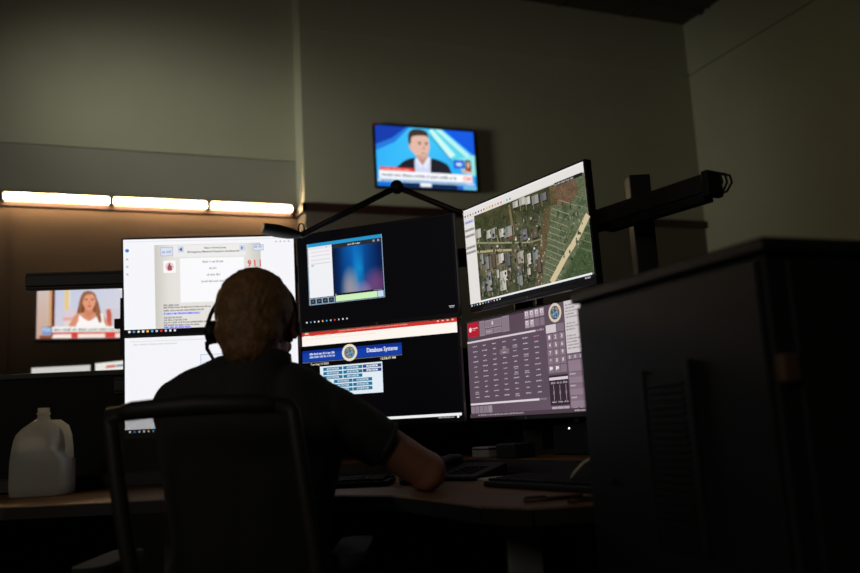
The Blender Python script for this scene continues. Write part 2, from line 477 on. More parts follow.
def scr_database():
    c = Canvas(SW, SH, (5,5,7))
    c.rect(0, 0, 1, .05, (206,52,46)); c.rect(.02,.012,.045,.03,(255,190,160)); c.greek(.25,.014,.70,.03,(240,160,140),seed=3)
    for u in (.88,.91,.94,.97): c.rect(u,.015,u+.012,.03,(245,190,175),same=True)
    c.up(); c.rect(0, .05, 1, .155, (253,246,238))
    for u in (.0,.08,.14,.22): c.rect(u+.01, .045, u+.06, .058, (246,205,180) if u else (253,246,238))
    c.greek(.02,.075,.5,.09,(240,228,215),seed=9)
    c.rect(0, .205, .655, .325, (20,62,165)); c.rect(0, .205, .655, .235, (14,48,140))
    c.greek(.05,.232,.225,.255,(225,232,245),seed=11); c.greek(.05,.265,.225,.288,(215,224,242),seed=12)
    c.rect(0, .33, .655, .335, (130,130,140))
    c.text('Database Systems', .432, .232, .628, .292, (238,242,250))
    seal(c, .318, .262, .05, (240,230,208), (105,125,130))
    c.text('Tue Aug 13 2024', .055, .345, .178, .372, (230,222,200)); c.text('12:58:47 PM', .52, .342, .615, .366, (225,222,210))
    c.rect(.118, .385, .528, .70, (226,236,246))
    tl = (28,112,150); W = (226,236,246)
    rows = [(.418,[(.14,.268,1),(.274,.398,1),(.402,.522,0)]),(.463,[(.14,.268,1),(.274,.398,1),(.402,.522,0)]),(.508,[(.14,.268,1),(.274,.398,1)]),
            (.554,[(.21,.332,1),(.336,.460,1)]),(.600,[(.21,.332,1),(.336,.460,1)]),(.645,[(.21,.332,1),(.336,.460,1)])]
    s = 60
    for v, cells in rows:
        for a, b, f in cells:
            col = tl if f else (50,70,130)
            c.rect(a, v-.017, b, v+.017, col); c.rect(a+.024, v-.009, b-.024, v+.010, (188,214,228) if f else W)
            c.greek(a+.03, v-.006, b-.03, v+.008, (70,90,130), seed=s); s += 1
    c.rect(0, .953, 1, .98, (238,238,240)); c.rect(0,.982,1,1,(6,6,8))
    c.greek(.86,.984,.96,.997,(190,190,190),seed=2); c.disc(.978,.99,.007,(235,235,235))
    return c

def scr_map():
    c = Canvas(SW, SH, (22,22,24))
    c.rect(0, 0, 1, .965, (228,224,220))
    c.rect(0, 0, 1, .012, (238,238,240)); c.rect(0,.085,1,.094,(214,210,206))
    cols = [(60,60,70),(150,140,90),(70,90,60),(160,160,160),(60,60,150),(40,60,170),(200,50,40),(60,140,60),(210,180,60),(200,160,70),(190,120,60),(220,170,80),(210,60,40),(220,60,50),(210,210,215),(90,170,160),(80,160,150)]
    c.icons(.015, .43, .066, .026, cols, .008, .014)
    c.rect(.005,.115,.095,.15,(196,200,232)); c.greek(.012,.122,.09,.142,(90,95,150),seed=3)
    for v in (.20,.26,.38,.43): c.rect(.0,v,.095,v+.028,(178,172,172)); c.greek(.01,v+.006,.085,v+.02,(90,88,92),seed=int(v*100))
    D = lambda u: .735 - (u)*0  # edge of the estate
    def edge(v): return .80 - .19*v if v > .28 else .80
    def img(a, b):
        u, v = .1+a*.9, .095+b*.87
        n = noise.noise(Vector((u*22, v*13, 0))); n2 = noise.noise(Vector((u*70, v*40, 3.1))); n3 = noise.noise(Vector((u*6, v*4, 7)))
        r = random.random()
        if u > edge(v) + .01*n:
            col = mixc((84,96,66), (104,108,84), .5+n2); col = mixc(col, (60,78,52), max(0, n)*1.2)
            if v > 1.42 - .93*u + .0 and u + v*.62 > 1.36: col = mixc((56,74,46), (78,90,60), .5+n2)
            if (u-.86)**2/.0075 + (v-.19)**2/.016 < 1: col = mixc((116,92,70), (94,76,58), .5+n)
        elif u > edge(v) - .05: col = mixc((80,70,48), (104,88,62), .5+n)
        elif v < .26 + .06*n3: col = mixc((76,72,46), (54,60,38), .5+n*1.4)
        else:
            col = mixc((78,80,56), (52,58,40), .5+n*1.5); col = mixc(col, (118,106,84), max(0, n3*1.3)); col = mixc(col, (130,120,100), max(0, n2-.15))
        k = .85+.3*r
        return qc(tuple(x*k for x in col))
    c.grid(.1, .095, 1.0, .965, 150, 84, img, flat=True)
    # plots in the estate, streets, lanes
    for i in range(13):
        v = .25+i*.05
        c.line([(edge(v)+.01, v), (min(.995,edge(v)+.13), v+.105)], .004, (142,140,116))
    for i in range(7):
        v = .30+i*.075
        c.line([(.93-.02*i*0, v-.03),(1.0, v+.03)], .003, (128,130,106))
    c.line([(1.0,.462),(.915,.62),(.812,.765),(.700,.95)], .034, (206,190,152))
    c.line([(.10,.368),(.25,.425),(.56,.535)], .008, (150,146,112)); c.line([(.10,.462),(.25,.50),(.41,.552)], .012, (176,160,122))
    c.line([(.56,.535),(.66,.54)], .007, (140,132,106))
    c.line([(.29,.36),(.305,.45)], .006, (168,152,120)); c.line([(.42,.12),(.44,.42)], .018, (120,106,78)); c.line([(.33,.50),(.345,.93)], .008, (110,104,84))
    r = random.Random(5)
    roofs = [(192,188,176),(150,150,146),(112,110,112),(96,84,72),(206,200,188),(132,136,136),(96,97,98),(170,160,150)]
    hs = [(.126,.285,.028,.045,0),(.221,.328,.02,.04,0),(.262,.335,.02,.05,1),(.341,.36,.022,.04,4),(.392,.37,.036,.05,1),(.53,.136,.024,.035,0),(.575,.148,.02,.035,4),(.635,.165,.026,.04,1),(.70,.17,.022,.035,2),
          (.475,.14,.022,.03,0),(.52,.45,.03,.05,2),(.60,.47,.03,.04,3),
          (.145,.55,.014,.05,1),(.191,.602,.015,.062,5),(.245,.60,.018,.07,3),(.318,.60,.022,.045,4),(.372,.63,.02,.06,6),(.481,.66,.024,.07,7),(.476,.75,.024,.05,3),(.549,.685,.014,.05,4),(.60,.68,.02,.06,5),(.615,.77,.02,.06,3),
          (.196,.745,.022,.045,5),(.195,.83,.024,.05,1),(.14,.82,.014,.05,2),(.325,.775,.034,.05,4),(.318,.86,.026,.05,0),(.376,.80,.014,.03,3),(.46,.78,.022,.05,6),(.462,.86,.022,.045,5),(.28,.74,.01,.04,0),(.54,.80,.012,.03,0)]
    hs_lines = [(u-a*.5, v+b, 0, .05) for u, v, a, b, k in hs]  # pale short lines running down from each house
    for u, v, a, b, k in hs:
        c.rect(u-a+.006, v-b+.01, u+a+.008, v+b+.012, (40,42,34))
        c.rect(u-a, v-b, u+a, v+b, roofs[k]); c.rect(u-a, v-b, u, v+b, qc(tuple(x*.86 for x in roofs[k])))
    for i in range(170):
        u, v = r.uniform(.115,.69), r.uniform(.28,.94); a = .004*r.uniform(.5,1.6); b2 = .008*r.uniform(.5,1.8)
        c.rect(u-a, v-b2, u+a, v+b2, r.choice([(150,142,122),(122,114,96),(104,104,96),(170,162,144),(92,84,66)]), same=True)
    for u, v, a, b in hs_lines: c.line([(u,v),(u+a,v+b)], .004, (138,128,104))
    for i in range(90):
        u, v = r.uniform(.12,.70), r.uniform(.14,.93)
        c.ell(u, v, .009*r.uniform(.5,1.3), .018*r.uniform(.5,1.3), r.choice([(44,54,34),(58,66,42),(36,44,30),(72,76,50)]), 9)
    for i in range(60):
        u, v = r.uniform(.80,.99), r.uniform(.30,.93)
        c.ell(u, v, .006*r.uniform(.5,1.5), .012*r.uniform(.5,1.5), r.choice([(50,66,42),(150,148,130),(66,80,54),(44,60,38)]), 8)
    c.rect(.415,.42,.43,.44,(170,70,56)); c.rect(.445,.43,.452,.47,(160,60,50))
    for u, v in ((.565,.50),(.30,.47),(.46,.465),(.60,.60)): c.rect(u, v, u+.012, v+.018, (220,214,200))
    c.rect(.80,.095,1,.125,(30,30,30)); c.greek(.80,.102,.94,.12,(180,180,176),seed=8)
    c.rect(.1, .955, 1, .972, (236,236,236)); c.rect(0,.972,1,1,(18,19,22))
    c.icons(.03, .30, .986, .026, TB, .007, .010)
    c.greek(.95,.978,.99,.996,(200,200,200),seed=1)
    return c

def scr_radio():
    B = (88,72,84)
    c = Canvas(SW, SH, B)
    c.grid(0,0,1,1,8,8,lambda a,b: qc(mixc((80,64,76),(106,88,102), a*.6+b*.4)))
    c.rect(0,0,.62,.02,(60,48,58)); 
    c.rect(.008,.012,.115,.165,(178,28,48)); c.disc(.032,.085,.014,(240,215,215)); c.rect(.055,.07,.105,.08,(235,190,195)); c.rect(.055,.09,.085,.097,(215,150,160))
    lt = (150,134,146)
    for a in ((.125,.015,.175,.17),(.18,.02,.335,.10),(.18,.11,.255,.165),(.26,.11,.335,.165),(.34,.015,.405,.17)):
        c.rect(*a, lt); c.rect(a[0]+.004, a[1]+.01, a[2]-.004, a[3]-.01, (134,118,130))
    c.rect(.245,.04,.258,.075,(220,205,215)); c.greek(.19,.125,.245,.145,(190,175,185),seed=1)
    for i in range(4):
        for j in range(2):
            u, v = .545+i*.042, .012+j*.09
            c.rect(u, v, u+.036, v+.075, (168,152,164) if (j == 0 or i < 2) else (128,112,124)); 
            if j == 0 or i < 2: c.rect(u+.006, v+.01, u+.026, v+.045, (228,218,222)); c.rect(u+.012, v+.02, u+.022, v+.04, (150,130,145))
    seal(c, .793, .085, .05, (216,202,186), (80,84,104))
    c.rect(.866,.0,1,.475,(206,198,200)); c.rect(.93,.0,.99,.03,(110,96,106))
    s = 5
    for i in range(15):
        if i in (5,9): continue
        v = .03+i*.028; c.greek(.875,v,.875+.11*random.uniform(.55,1),v+.014,(110,98,106),seed=s); s += 1
    c.rect(0,.208,.632,.226,(214,202,210)); c.greek(.64,.205,.70,.225,(205,160,185),seed=8)
    c.rect(.0,.228,.715,.845,(92,76,90))
    r = random.Random(9)
    for i in range(7):
        for j in range(11):
            u, v = .05+i*.094, .262+j*.0525
            if i == 3 and j == 2: c.rect(u-.02,v-.025,u+.065,v+.025,(122,108,116))
            w = r.choice([.03,.036,.042,.05])
            c.greek(u+(.05-w)/2, v, u+(.05+w)/2, v+.012, (214,202,210) if not (i == 6 and j == 0) else (225,130,150), seed=200+i*20+j)
            if r.random() < .12: c.greek(u+.005, v+.018, u+.045, v+.03, (190,178,186), seed=500+i*20+j)
    for i in range(8): c.line([(.035+i*.094-.004,.235),(.035+i*.094-.004,.84)], .001, (80,66,78))
    c.rect(.72,.19,.80,.265,(208,198,202)); c.rect(.805,.19,.862,.265,(128,112,124))
    k = iter('123456789*0#')
    for j in range(4):
        for i in range(3):
            u, v = .722+i*.048, .275+j*.072
            c.rect(u, v, u+.044, v+.066, (130,112,124)); t = next(k)
            c.text(t, u+.014, v+.012, u+.028, v+.048, (228,218,224))
    for i in range(3): c.rect(.722+i*.048,.565,.766+i*.048,.635,(132,114,126))
    for u in (.732,.78): c.rect(u,.575,u+.009,.61,(230,222,226)); c.ell(u+.016,.59,.008,.014,(230,222,226),10)
    c.rect(.72,.655,.868,.93,(54,40,52)); c.rect(.722,.675,.866,.70,(214,202,208))
    for u in (.752,.800,.846):
        c.greek(u-.02,.715,u+.02,.735,(180,165,176),seed=int(u*100)); c.rect(u-.002,.745,u+.002,.885,(160,145,156)); c.greek(u-.018,.89,u+.018,.905,(196,184,190),seed=int(u*91))
        c.rect(u-.006,.80,u+.006,.83,(130,116,126))
    for i in range(3): c.rect(.73+i*.045,.94,.772+i*.045,.975,(176,162,172)); 
    for i in range(3): c.rect(.874+i*.04,.49,.91+i*.04,.53,(140,122,134)); c.rect(.887+i*.04,.497,.893+i*.04,.523,(215,205,212))
    for j in range(4):
        v = .54+j*.105; c.rect(.876,v,.994,v+.10,(128,108,122) if j else (140,120,134)); c.rect(.876,v+.045,.994,v+.10,(142,122,136))
        if j: c.greek(.882,v+.006,.93,v+.022,(205,195,200),seed=j)
    c.greek(.88,.955,.93,.968,(205,195,200),seed=4); c.greek(.94,.955,.985,.968,(205,195,200),seed=6)
    c.rect(.01,.853,.635,.872,(220,208,216)); c.greek(.645,.853,.70,.868,(170,156,166),seed=7)
    for i in range(5): c.rect(.012+i*.042,.885,.05+i*.042,.955,(136,120,132) if i < 4 else (150,136,146))
    c.rect(0,.962,1,1,(76,60,72)); c.greek(.08,.968,.50,.984,(180,168,176),seed=12); c.greek(.90,.975,.985,.99,(205,195,200),seed=13)
    return c

def scr_news():
    c = Canvas(.722, .424, (20,120,225))
    def sky(a, b):
        col = mixc((16,120,230), (70,200,250), .5+.5*math.sin(a*2.2+b*1.3))
        return qc(mixc(col, (30,150,240), b*.5))
    c.grid(0,0,1,1,14,10,sky)
    c.poly([(0,0),(.31,0),(.16,.20),(0,.32)], (24,60,170)); c.poly([(.0,.32),(.16,.20),(.31,0),(.34,0),(.19,.26),(0,.42)], (40,120,220))
    c.poly([(.52,.05),(.56,.0),(.66,0),(1,.48),(1,.78),(.82,.62)], (90,215,235)); c.poly([(.60,0),(.66,0),(1,.47),(1,.58)], (185,240,240))
    c.poly([(.54,.03),(.57,.0),(.80,.42),(.74,.48)], (205,245,242)); c.poly([(.68,0),(1,0),(1,.42)], (24,90,225))
    c.line([(.54,.12),(.79,.58)], .012, (60,150,170)); c.line([(.62,.05),(.86,.42)], .008, (110,200,205))
    c.poly([(.80,.50),(1,.40),(1,.75),(.86,.72)], (150,230,225))
    # presenter in a dark jacket
    c.blob([(.20,.80),(.235,.62),(.36,.51),(.44,.56),(.55,.50),(.70,.58),(.745,.72),(.76,.82)], (34,34,44))
    c.poly([(.375,.78),(.375,.55),(.40,.49),(.51,.47),(.54,.50),(.53,.78)], (206,214,238))
    c.poly([(.40,.42),(.50,.40),(.525,.52),(.455,.62),(.395,.53)], (190,140,125))
    c.poly([(.40,.50),(.455,.63),(.43,.70),(.385,.55)], (222,228,246)); c.poly([(.515,.47),(.455,.63),(.49,.70),(.54,.52)], (226,230,246))
    c.blob([(.335,.20),(.35,.08),(.43,.055),(.51,.10),(.535,.26),(.525,.40),(.49,.50),(.445,.53),(.39,.46),(.345,.37)], (226,184,166))
    c.blob([(.325,.27),(.338,.25),(.347,.36),(.335,.37)], (214,165,148))
    c.blob([(.325,.27),(.325,.12),(.37,.035),(.45,.02),(.515,.06),(.53,.15),(.50,.125),(.42,.13),(.36,.16),(.345,.27)], (66,52,46))
    c.rect(.415,.235,.455,.25,(96,68,58)); c.rect(.485,.235,.522,.25,(96,68,58))
    c.ell(.435,.268,.012,.013,(70,50,48)); c.ell(.503,.268,.011,.013,(70,50,48))
    c.poly([(.475,.27),(.492,.36),(.462,.365)], (205,155,138)); c.rect(.445,.418,.497,.432,(176,96,92))
    c.blob([(.40,.46),(.445,.535),(.50,.49),(.53,.36),(.535,.3),(.52,.42),(.48,.47),(.43,.46)], (206,160,144))
    # inset and captions
    c.rect(.775,.50,.885,.645,(30,90,215)); c.rect(.80,.545,.86,.605,(190,215,245)); c.rect(.89,.49,.955,.66,(120,160,180))
    c.blob([(.895,.66),(.90,.52),(.925,.495),(.95,.53),(.955,.66)], (50,36,36)); c.blob([(.908,.60),(.912,.535),(.928,.52),(.942,.55),(.938,.61),(.922,.635)], (226,170,150)); c.rect(.90,.635,.95,.66,(200,60,60))
    c.rect(.855,.672,.96,.702,(225,52,48)); c.greek(.868,.678,.945,.695,(255,215,210),seed=3)
    c.rect(.028,.685,.368,.745,(226,48,42)); c.greek(.04,.70,.33,.732,(250,190,180),seed=4)
    c.rect(.02,.745,.962,.88,(246,247,252)); c.greek(.045,.785,.80,.84,(120,122,130),seed=6)
    c.rect(.855,.745,.962,.88,(250,232,232)); c.text('CNN', .868, .782, .95, .842, (226,60,70))
    c.rect(0,.888,.98,.925,(190,214,235)); c.greek(.04,.893,.9,.918,(60,80,110),seed=9)
    c.rect(0,.93,.2,1,(25,110,215)); c.rect(.2,.93,.80,1,(20,40,80)); c.rect(.42,.925,.535,.985,(232,236,240)); c.rect(.80,.94,.86,1,(40,100,200)); c.rect(.86,.94,1,1,(110,190,225))
    return c

def scr_talkshow():
    c = Canvas(.515, .322, (190,200,222))
    c.grid(0,0,1,1,10,8,lambda a,b: qc(mixc(mixc((186,196,222),(206,208,222),a), (222,206,204), b*.7)))
    c.grid(0,0,.135,1,4,6,lambda a,b: qc(mixc((206,190,184),(196,160,140),b*.8+(1-a)*.1)))
    c.rect(.125,0,.152,.95,(206,160,110)); c.rect(.152,0,.185,.95,(118,52,32)); c.rect(.172,0,.185,.95,(70,30,24))
    c.rect(.285,0,.33,.46,(228,200,130)); c.rect(.335,0,.345,.40,(225,222,225)); c.poly([(.36,.10),(.42,0),(.47,0)],(232,230,235))
    c.poly([(.80,0),(.93,0),(1,.14),(1,.22)], (226,226,232))
    c.rect(.285,.46,.42,.62,(216,200,206)); c.rect(.27,.60,.40,.66,(222,168,160)); c.rect(.29,.66,.4,.78,(228,206,204))
    c.rect(.70,.44,.95,.75,(206,200,208)); c.poly([(.73,.46),(.775,.44),(.79,.56),(.79,.78),(.745,.78)],(196,92,72))
    c.text('FS1', .055, .04, .12, .085, (190,70,60)); c.disc(.155,.055,.012,(226,90,70))
    # presenter in a sleeveless white top, long fair hair
    c.tf = lambda u, v: (.545+(u-.56)*.88, .80+(v-.80)*.94)
    c.blob([(.415,.52),(.43,.38),(.455,.20),(.495,.09),(.56,.065),(.625,.11),(.66,.24),(.69,.40),(.715,.60),(.70,.72),(.665,.64),(.63,.5),(.5,.5),(.45,.52)], (122,72,46))
    c.blob([(.35,.80),(.365,.62),(.40,.535),(.50,.49),(.62,.49),(.71,.52),(.765,.62),(.78,.80)], (214,142,110))
    c.blob([(.425,.82),(.435,.64),(.445,.545),(.49,.60),(.56,.66),(.63,.60),(.69,.52),(.73,.53),(.745,.68),(.755,.82)], (246,240,238))
    c.poly([(.51,.40),(.605,.40),(.615,.53),(.555,.60),(.50,.53)], (204,132,102))
    c.blob([(.478,.22),(.505,.13),(.565,.115),(.62,.15),(.64,.26),(.62,.38),(.57,.455),(.525,.42),(.49,.34)], (224,154,122))
    c.blob([(.455,.30),(.475,.16),(.53,.085),(.60,.095),(.58,.13),(.52,.15),(.495,.23),(.475,.36),(.455,.50),(.44,.48)], (156,98,62))
    c.blob([(.60,.10),(.645,.19),(.665,.33),(.70,.52),(.715,.66),(.69,.70),(.66,.60),(.635,.47),(.645,.32),(.63,.2)], (150,96,64))
    c.ell(.525,.235,.016,.016,(84,46,40)); c.ell(.60,.235,.016,.016,(84,46,40)); c.poly([(.558,.24),(.575,.315),(.548,.32)],(206,132,102)); c.ell(.563,.365,.028,.015,(196,70,66))
    c.tf = lambda u, v: (u, v)
    # captions
    c.rect(.055,.77,.155,.92,(122,150,196)); c.text('FOX', .063, .79, .148, .86, (210,222,240)); c.rect(.12,.765,.16,.785,(50,70,110))
    c.rect(.16,.77,.935,.87,(240,238,234)); c.greek(.175,.80,.90,.85,(90,120,110),seed=5)
    c.rect(.16,.87,.935,.905,(206,84,66)); c.rect(.36,.87,.43,.98,(214,64,50)); c.rect(.72,.87,.83,.98,(216,66,52))
    c.rect(.17,.915,.36,.975,(244,226,218)); c.rect(.43,.905,.72,.975,(242,222,214)); c.rect(.83,.905,.94,.975,(240,224,216))
    c.rect(.03,.93,.16,1,(140,80,56)); c.rect(0,.985,1,1,(60,30,26))
    return c

# ------------------------------------------------------------------ the room
YW, XR, ZC = 5.162, 4.502, 4.02
YR = 5.362                                # the recessed stretch of back wall on the left
XC = 1.275                                # where the recess ends
XL = -4.2
b = MB()
b.box(XC, XR+.2, YW, YW+.5, 0, 2.31, 1).box(XC, XR+.2, YW, YW+.5, 2.31, 4.2)
b.box(XC, XR, YW-.02, YW+.01, 3.585, 4.2)
struct('wall_back', b, [M['wall'], M['wall_side']])
b = MB()
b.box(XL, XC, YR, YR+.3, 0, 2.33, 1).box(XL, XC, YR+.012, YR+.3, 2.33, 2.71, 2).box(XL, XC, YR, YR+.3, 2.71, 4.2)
struct('wall_recess', b, [M['wall'], M['wall_low'], M['wall_shade']])
b = MB(); b.box(XR, XR+.2, -3.0, YW, 0, 4.2).box(XR-.02, XR+.01, -3.0, YW, 3.585, 4.2)
struct('wall_right', b, M['wall'])
b = MB(); b.box(XL-.1, XR+.2, -3.2, YR+.3, -.1, 0)
struct('floor', b, M['carpet'])
b = MB(); b.box(XL-.1, XR, -3.0, YR, ZC, ZC+.1)
for i in range(14): b.box(XL, XR, YW-.35-i*.61, YW-.33-i*.61, ZC-.012, ZC)
for i in range(14): b.box(XR-.6-i*.61, XR-.58-i*.61, -3, YW, ZC-.010, ZC)
for i in range(3): b.box(XL, XR, YW-.20-i*.012-.05, YW-.19-i*.012-.05, ZC-.02, ZC)
struct('ceiling', b, M['ceiling'])
b = MB(); b.box(XC-.02, XR, YW-.035, YW, 2.31, 2.362).box(XC-.02, XC, YW-.035, YR, 2.31, 2.362)
struct('trim_1', b, M['rail'])
b = MB(); b.box(XL, XC-.02, YR-.010, YR, 2.318, 2.338)
struct('trim_2', b, M['rail'])
b = MB()
for x in (-.45, -1.67, -2.9): b.box(x-.004, x+.004, YR-.004, YR, 0, 2.325)
struct('trim_3', b, M['wall_low'])

# the line of strip lights under a slim hood along the recess
seg = [(-.515-.60, -.515), (-.49, .100), (.115, .680), (.695, 1.228)]
lab = ['warm strip light at the left edge of the photo, first of the wall row', 'warm strip light above the wall television showing a woman, second along the row',
       'warm strip light above the document monitor, third along the row', 'warm strip light ending the row at the recess corner']
for i, (x0, x1) in enumerate(seg):
    t = rthing('strip_light', lab[i], 'light', ((x0+x1)/2, YR, 2.333), 0, 'strip lights along the recessed wall')
    h = (x1-x0)/2
    b = MB(); b.box(-h, h, -.060, -.001, .052, .055).box(-h, h, -.010, 0, .012, .052)
    obj('housing', b, M['wall'], t)
    b = MB(); b.tube([(-h+.006, -.042, .030), (h-.006, -.042, .030)], .0130, 14); obj('tube', b, M['tube'], t)
    for s in (-1, 1):
        b = MB(); b.box(s*h-.006, s*h+.006, -.07, -.012, .008, .052); obj('end_cap', b, M['grey'], t)

# ------------------------------------------------------------------ television sets
def television(label, cx, cz, y, w, h, canvas, yaw=0, roll=0, gap=.07, m=None):
    t = rthing('television', label, 'television', (cx, y-gap, cz-h/2-.012), yaw)
    t.rotation_euler = (math.radians(roll), 0, yaw)
    b = MB(); b.box(-w/2-.012, w/2+.012, .0, .035, 0, h+.024); obj('housing', b, M['bezel'], t, bevel=.004)
    o = canvas.build('screen', t, m or M['tvscreen']); o.location = (0, -.001, h/2+.012)
    b = MB(); b.box(-.13, .13, .03, gap, h*.3, h*.75).box(-.03, .03, .03, gap, h*.2, h*.85); obj('wall_mount', b, M['matte'], t)
    b = MB(); b.box(-w/2-.012, -w/2+.012, -.006, .01, h+.006, h+.026); obj('corner_marker', b, mat('red_marker', (170, 40, 30), .5), t) if 'blue' in label else b.bm.free()
    return t
television('high wall television showing a news presenter in a dark jacket on blue', 2.124, 2.709, YW, .722, .424, scr_news(), math.radians(-1.5), 0, .055)
television('low wall television showing a woman in a white top, left of the document monitor', -.037, 1.676, YR, .515, .322, scr_talkshow(), 0, 0, .05)

# ------------------------------------------------------------------ console: partition panels, desk
PL = [((-2.3, 2.653), (-.42, 2.917)), ((-.42, 2.917), (.42, 2.593)), ((.42, 2.593), (.98, 1.73))]
plab = ['black console partition panel behind the water jug on the left', 'black console partition panel behind the two centre monitors', 'black console partition panel behind the map monitor on the right']
for (p, q), lb in zip(PL, plab):
    v = Vector(q) - Vector(p); ln = v.length; yaw = math.atan2(v.y, v.x)
    t = thing('partition_panel', lb, 'partition', (p[0], p[1], 0), yaw, 'console partition panels')
    b = MB(); b.box(.012, ln-.012, .0, .05, .02, 1.138); obj('fabric_panel', b, M['fabric'], t, bevel=.004)
    b = MB(); b.box(0.004, ln-.004, -.006, .056, 1.138, 1.157); obj('top_cap', b, M['matte'], t, bevel=.003)
    b = MB(); b.box(.012, ln-.012, -.004, .054, 0, .1); obj('base_rail', b, M['matte'], t)

front = [(-1.75, 1.96), (-1.05, 2.06), (-.62, 2.03), (-.30, 1.94), (-.10, 1.80), (.0, 1.62), (.07, 1.485), (.15, 1.415), (.268, 1.425)]
mid_ = [(-1.75, 2.52), (-1.0, 2.60), (-.5, 2.62), (-.1, 2.47), (.12, 2.32), (.32, 2.02), (.62, 1.60)]
back = [(.925, 1.70), (.39, 2.53), (-.44, 2.86), (-1.75, 2.68)]
desk = thing('console_desk', 'curved wood-topped console desk under the six monitors', 'desk', (0, 0, 0))
b = MB(); b.prism(front + [(.62, 1.572)] + mid_[::-1], .752, .78); obj('worktop', b, M['desk'], desk, bevel=.003)
b = MB(); b.prism(mid_ + [(.88, 1.66)] + back, .785, .82); obj('rear_shelf', b, M['desk'], desk, bevel=.003)
b = MB()
for p, q in zip(front, front[1:]): b.beam((p[0], p[1], .764), (q[0], q[1], .764), .012, .027)
for p, q in zip(mid_, mid_[1:]): b.beam((p[0], p[1], .8025), (q[0], q[1], .8025), .010, .034)
obj('edge_band', b, M['edge'], desk)
for x, y in ((-1.6, 2.3), (-.75, 2.45), (.16, 1.75), (.60, 1.98)):
    b = MB(); b.box(x-.035, x+.035, y-.03, y+.03, .02, .752).box(x-.05, x+.05, y-.25, y+.25, 0, .03); obj('leg', b, M['steel'], desk, bevel=.004)
for x, y in ((-1.4, 2.68), (-.44, 2.74), (.40, 2.36)):
    b = MB(); b.box(x-.03, x+.03, y-.03, y+.03, 0, .785); obj('leg', b, M['steel'], desk, bevel=.004)

# ------------------------------------------------------------------ rails that carry the monitors
rail = thing('monitor_rail', 'black three-sided monitor rail on posts behind the six screens', 'mounting rail', (0, 0, .82))
def beamL(name, p, q, z):
    b = MB(); b.beam((p[0], p[1], z-.82), (q[0], q[1], z-.82), .045, .036)
    b.beam((p[0], p[1], z-.82+.021), (q[0], q[1], z-.82+.021), .034, .010); b.beam((p[0], p[1], z-.82-.021), (q[0], q[1], z-.82-.021), .034, .010)
    return obj(name, b, M['matte'], rail, bevel=.003)
jl, jr = (-.403, 2.675), (.221, 2.434)
ends = ((-1.25, 2.556), (.634, 1.798))
for z in (1.41, 1.09):
    if z > 1.2: beamL('beam', ends[0], jl, z + .012); beamL('beam', jl, jr, z); beamL('beam', jr, ends[1], z + .002)
    else: beamL('beam', (-1.0, 2.62), (-.41, 2.703), z); beamL('beam', (-.40, 2.70), (.02, 2.54), z); beamL('beam', (.236, 2.548), (.454, 2.212), z)
for x, y, top in ((.550, 2.095, 1.522), (-.405, 2.74, 1.44), (.275, 2.48, 1.44)):
    b = MB(); b.box(x-.027, x+.027, y-.026, y+.026, 0, top-.82)
    post = obj('post', b, M['matte'], rail, bevel=.003)
    b = MB(); b.box(x-.06, x+.06, y-.06, y+.06, 0, .012); obj('post_foot', b, M['matte'], post)
d = Vector((.544, -.839, 0)); e = Vector((ends[1][0], ends[1][1], 1.412-.82))
b = MB(); b.beam(e - d*.006, e + d*.012, .05, .058); obj('end_cap', b, M['black'], rail, bevel=.003)
b = MB(); b.beam(e - d*.32 - Vector((0,0,.030)), e - d*.01 - Vector((0,0,.030)), .03, .012); obj('cable_tray', b, M['black'], rail)
for k in range(3):
    n = Vector((.839, .544, 0)); o0 = e + d*.012 + n*(-.012+.012*k)
    b = MB(); b.tube([o0 + Vector((0,0,.018)), o0 + d*.012 + Vector((0,0,.020)), o0 + d*(.024+.003*k) + Vector((0,0,.010)), o0 + d*(.027+.003*k) + Vector((0,0,-.006)), o0 + d*(.018) + Vector((0,0,-.022)), o0 + Vector((0,0,-.024))], .0026, 8)
    obj('cable_loop', b, M['black'], rail)
b = MB(); b.box(-.968, -.942, 2.575, 2.60, .36, .54).box(-.985, -.955, 2.572, 2.59, .445, .475); obj('side_bracket', b, M['black'], rail)

# ------------------------------------------------------------------ the six monitors
def monitor(label, x, y, z, yaw, tilt, canvas, mount):
    yaw = math.radians(yaw); tilt = math.radians(tilt)
    up = Vector((math.sin(yaw)*math.sin(tilt), -math.cos(yaw)*math.sin(tilt), math.cos(tilt)))
    base = Vector((x, y, z)) - up*(SH/2+.014)
    t = thing('monitor', label, 'monitor', tuple(base), yaw, 'six console monitors', tilt)
    h = SH + .014
    b = MB(); b.box(-SW/2-.006, SW/2+.006, .0, .022, 0, h+.006); b.box(-.16, .16, .020, .048, .06, h-.05)
    obj('housing', b, M['bezel'], t, bevel=.003)
    o = canvas.build('screen', t); o.location = (0, -.0005, h - SH/2)
    b = MB(); b.box(-.05, .05, .046, .062, h/2-.05, h/2+.05).box(-.02, .02, .06, mount, h/2-.03, h/2+.03); obj('mount_bracket', b, M['matte'], t)
    b = MB(); b.lathe([(.004, 0), (.004, .0008)], 14, mx=Matrix.Translation((.0, -.0002, .006)) @ Matrix.Rotation(PI/2, 4, 'X')); obj('maker_badge', b, M['grey'], t)
    b = MB()
    for k in range(4): b.box(SW/2-.09+.018*k, SW/2-.08+.018*k, .004, .012, -.0015, .001)
    obj('button_row', b, M['black'], t)
    return t
Z0 = CAMZ
monitor('upper left monitor showing a white emergency guidecard document, above the seated man', -.6693, 2.5160, Z0+.4473, 8.0, 4.86, scr_document(), .095)
monitor('lower left monitor with a blank white page behind the seated man', -.6661, 2.5193, Z0+.1482, 8.0, 1.74, scr_blank(), .095)
monitor('upper centre monitor, mostly dark, with a small blue media window', -.1638, 2.4507, Z0+.4426, -21.09, 1.22, scr_mediaplayer(), .095)
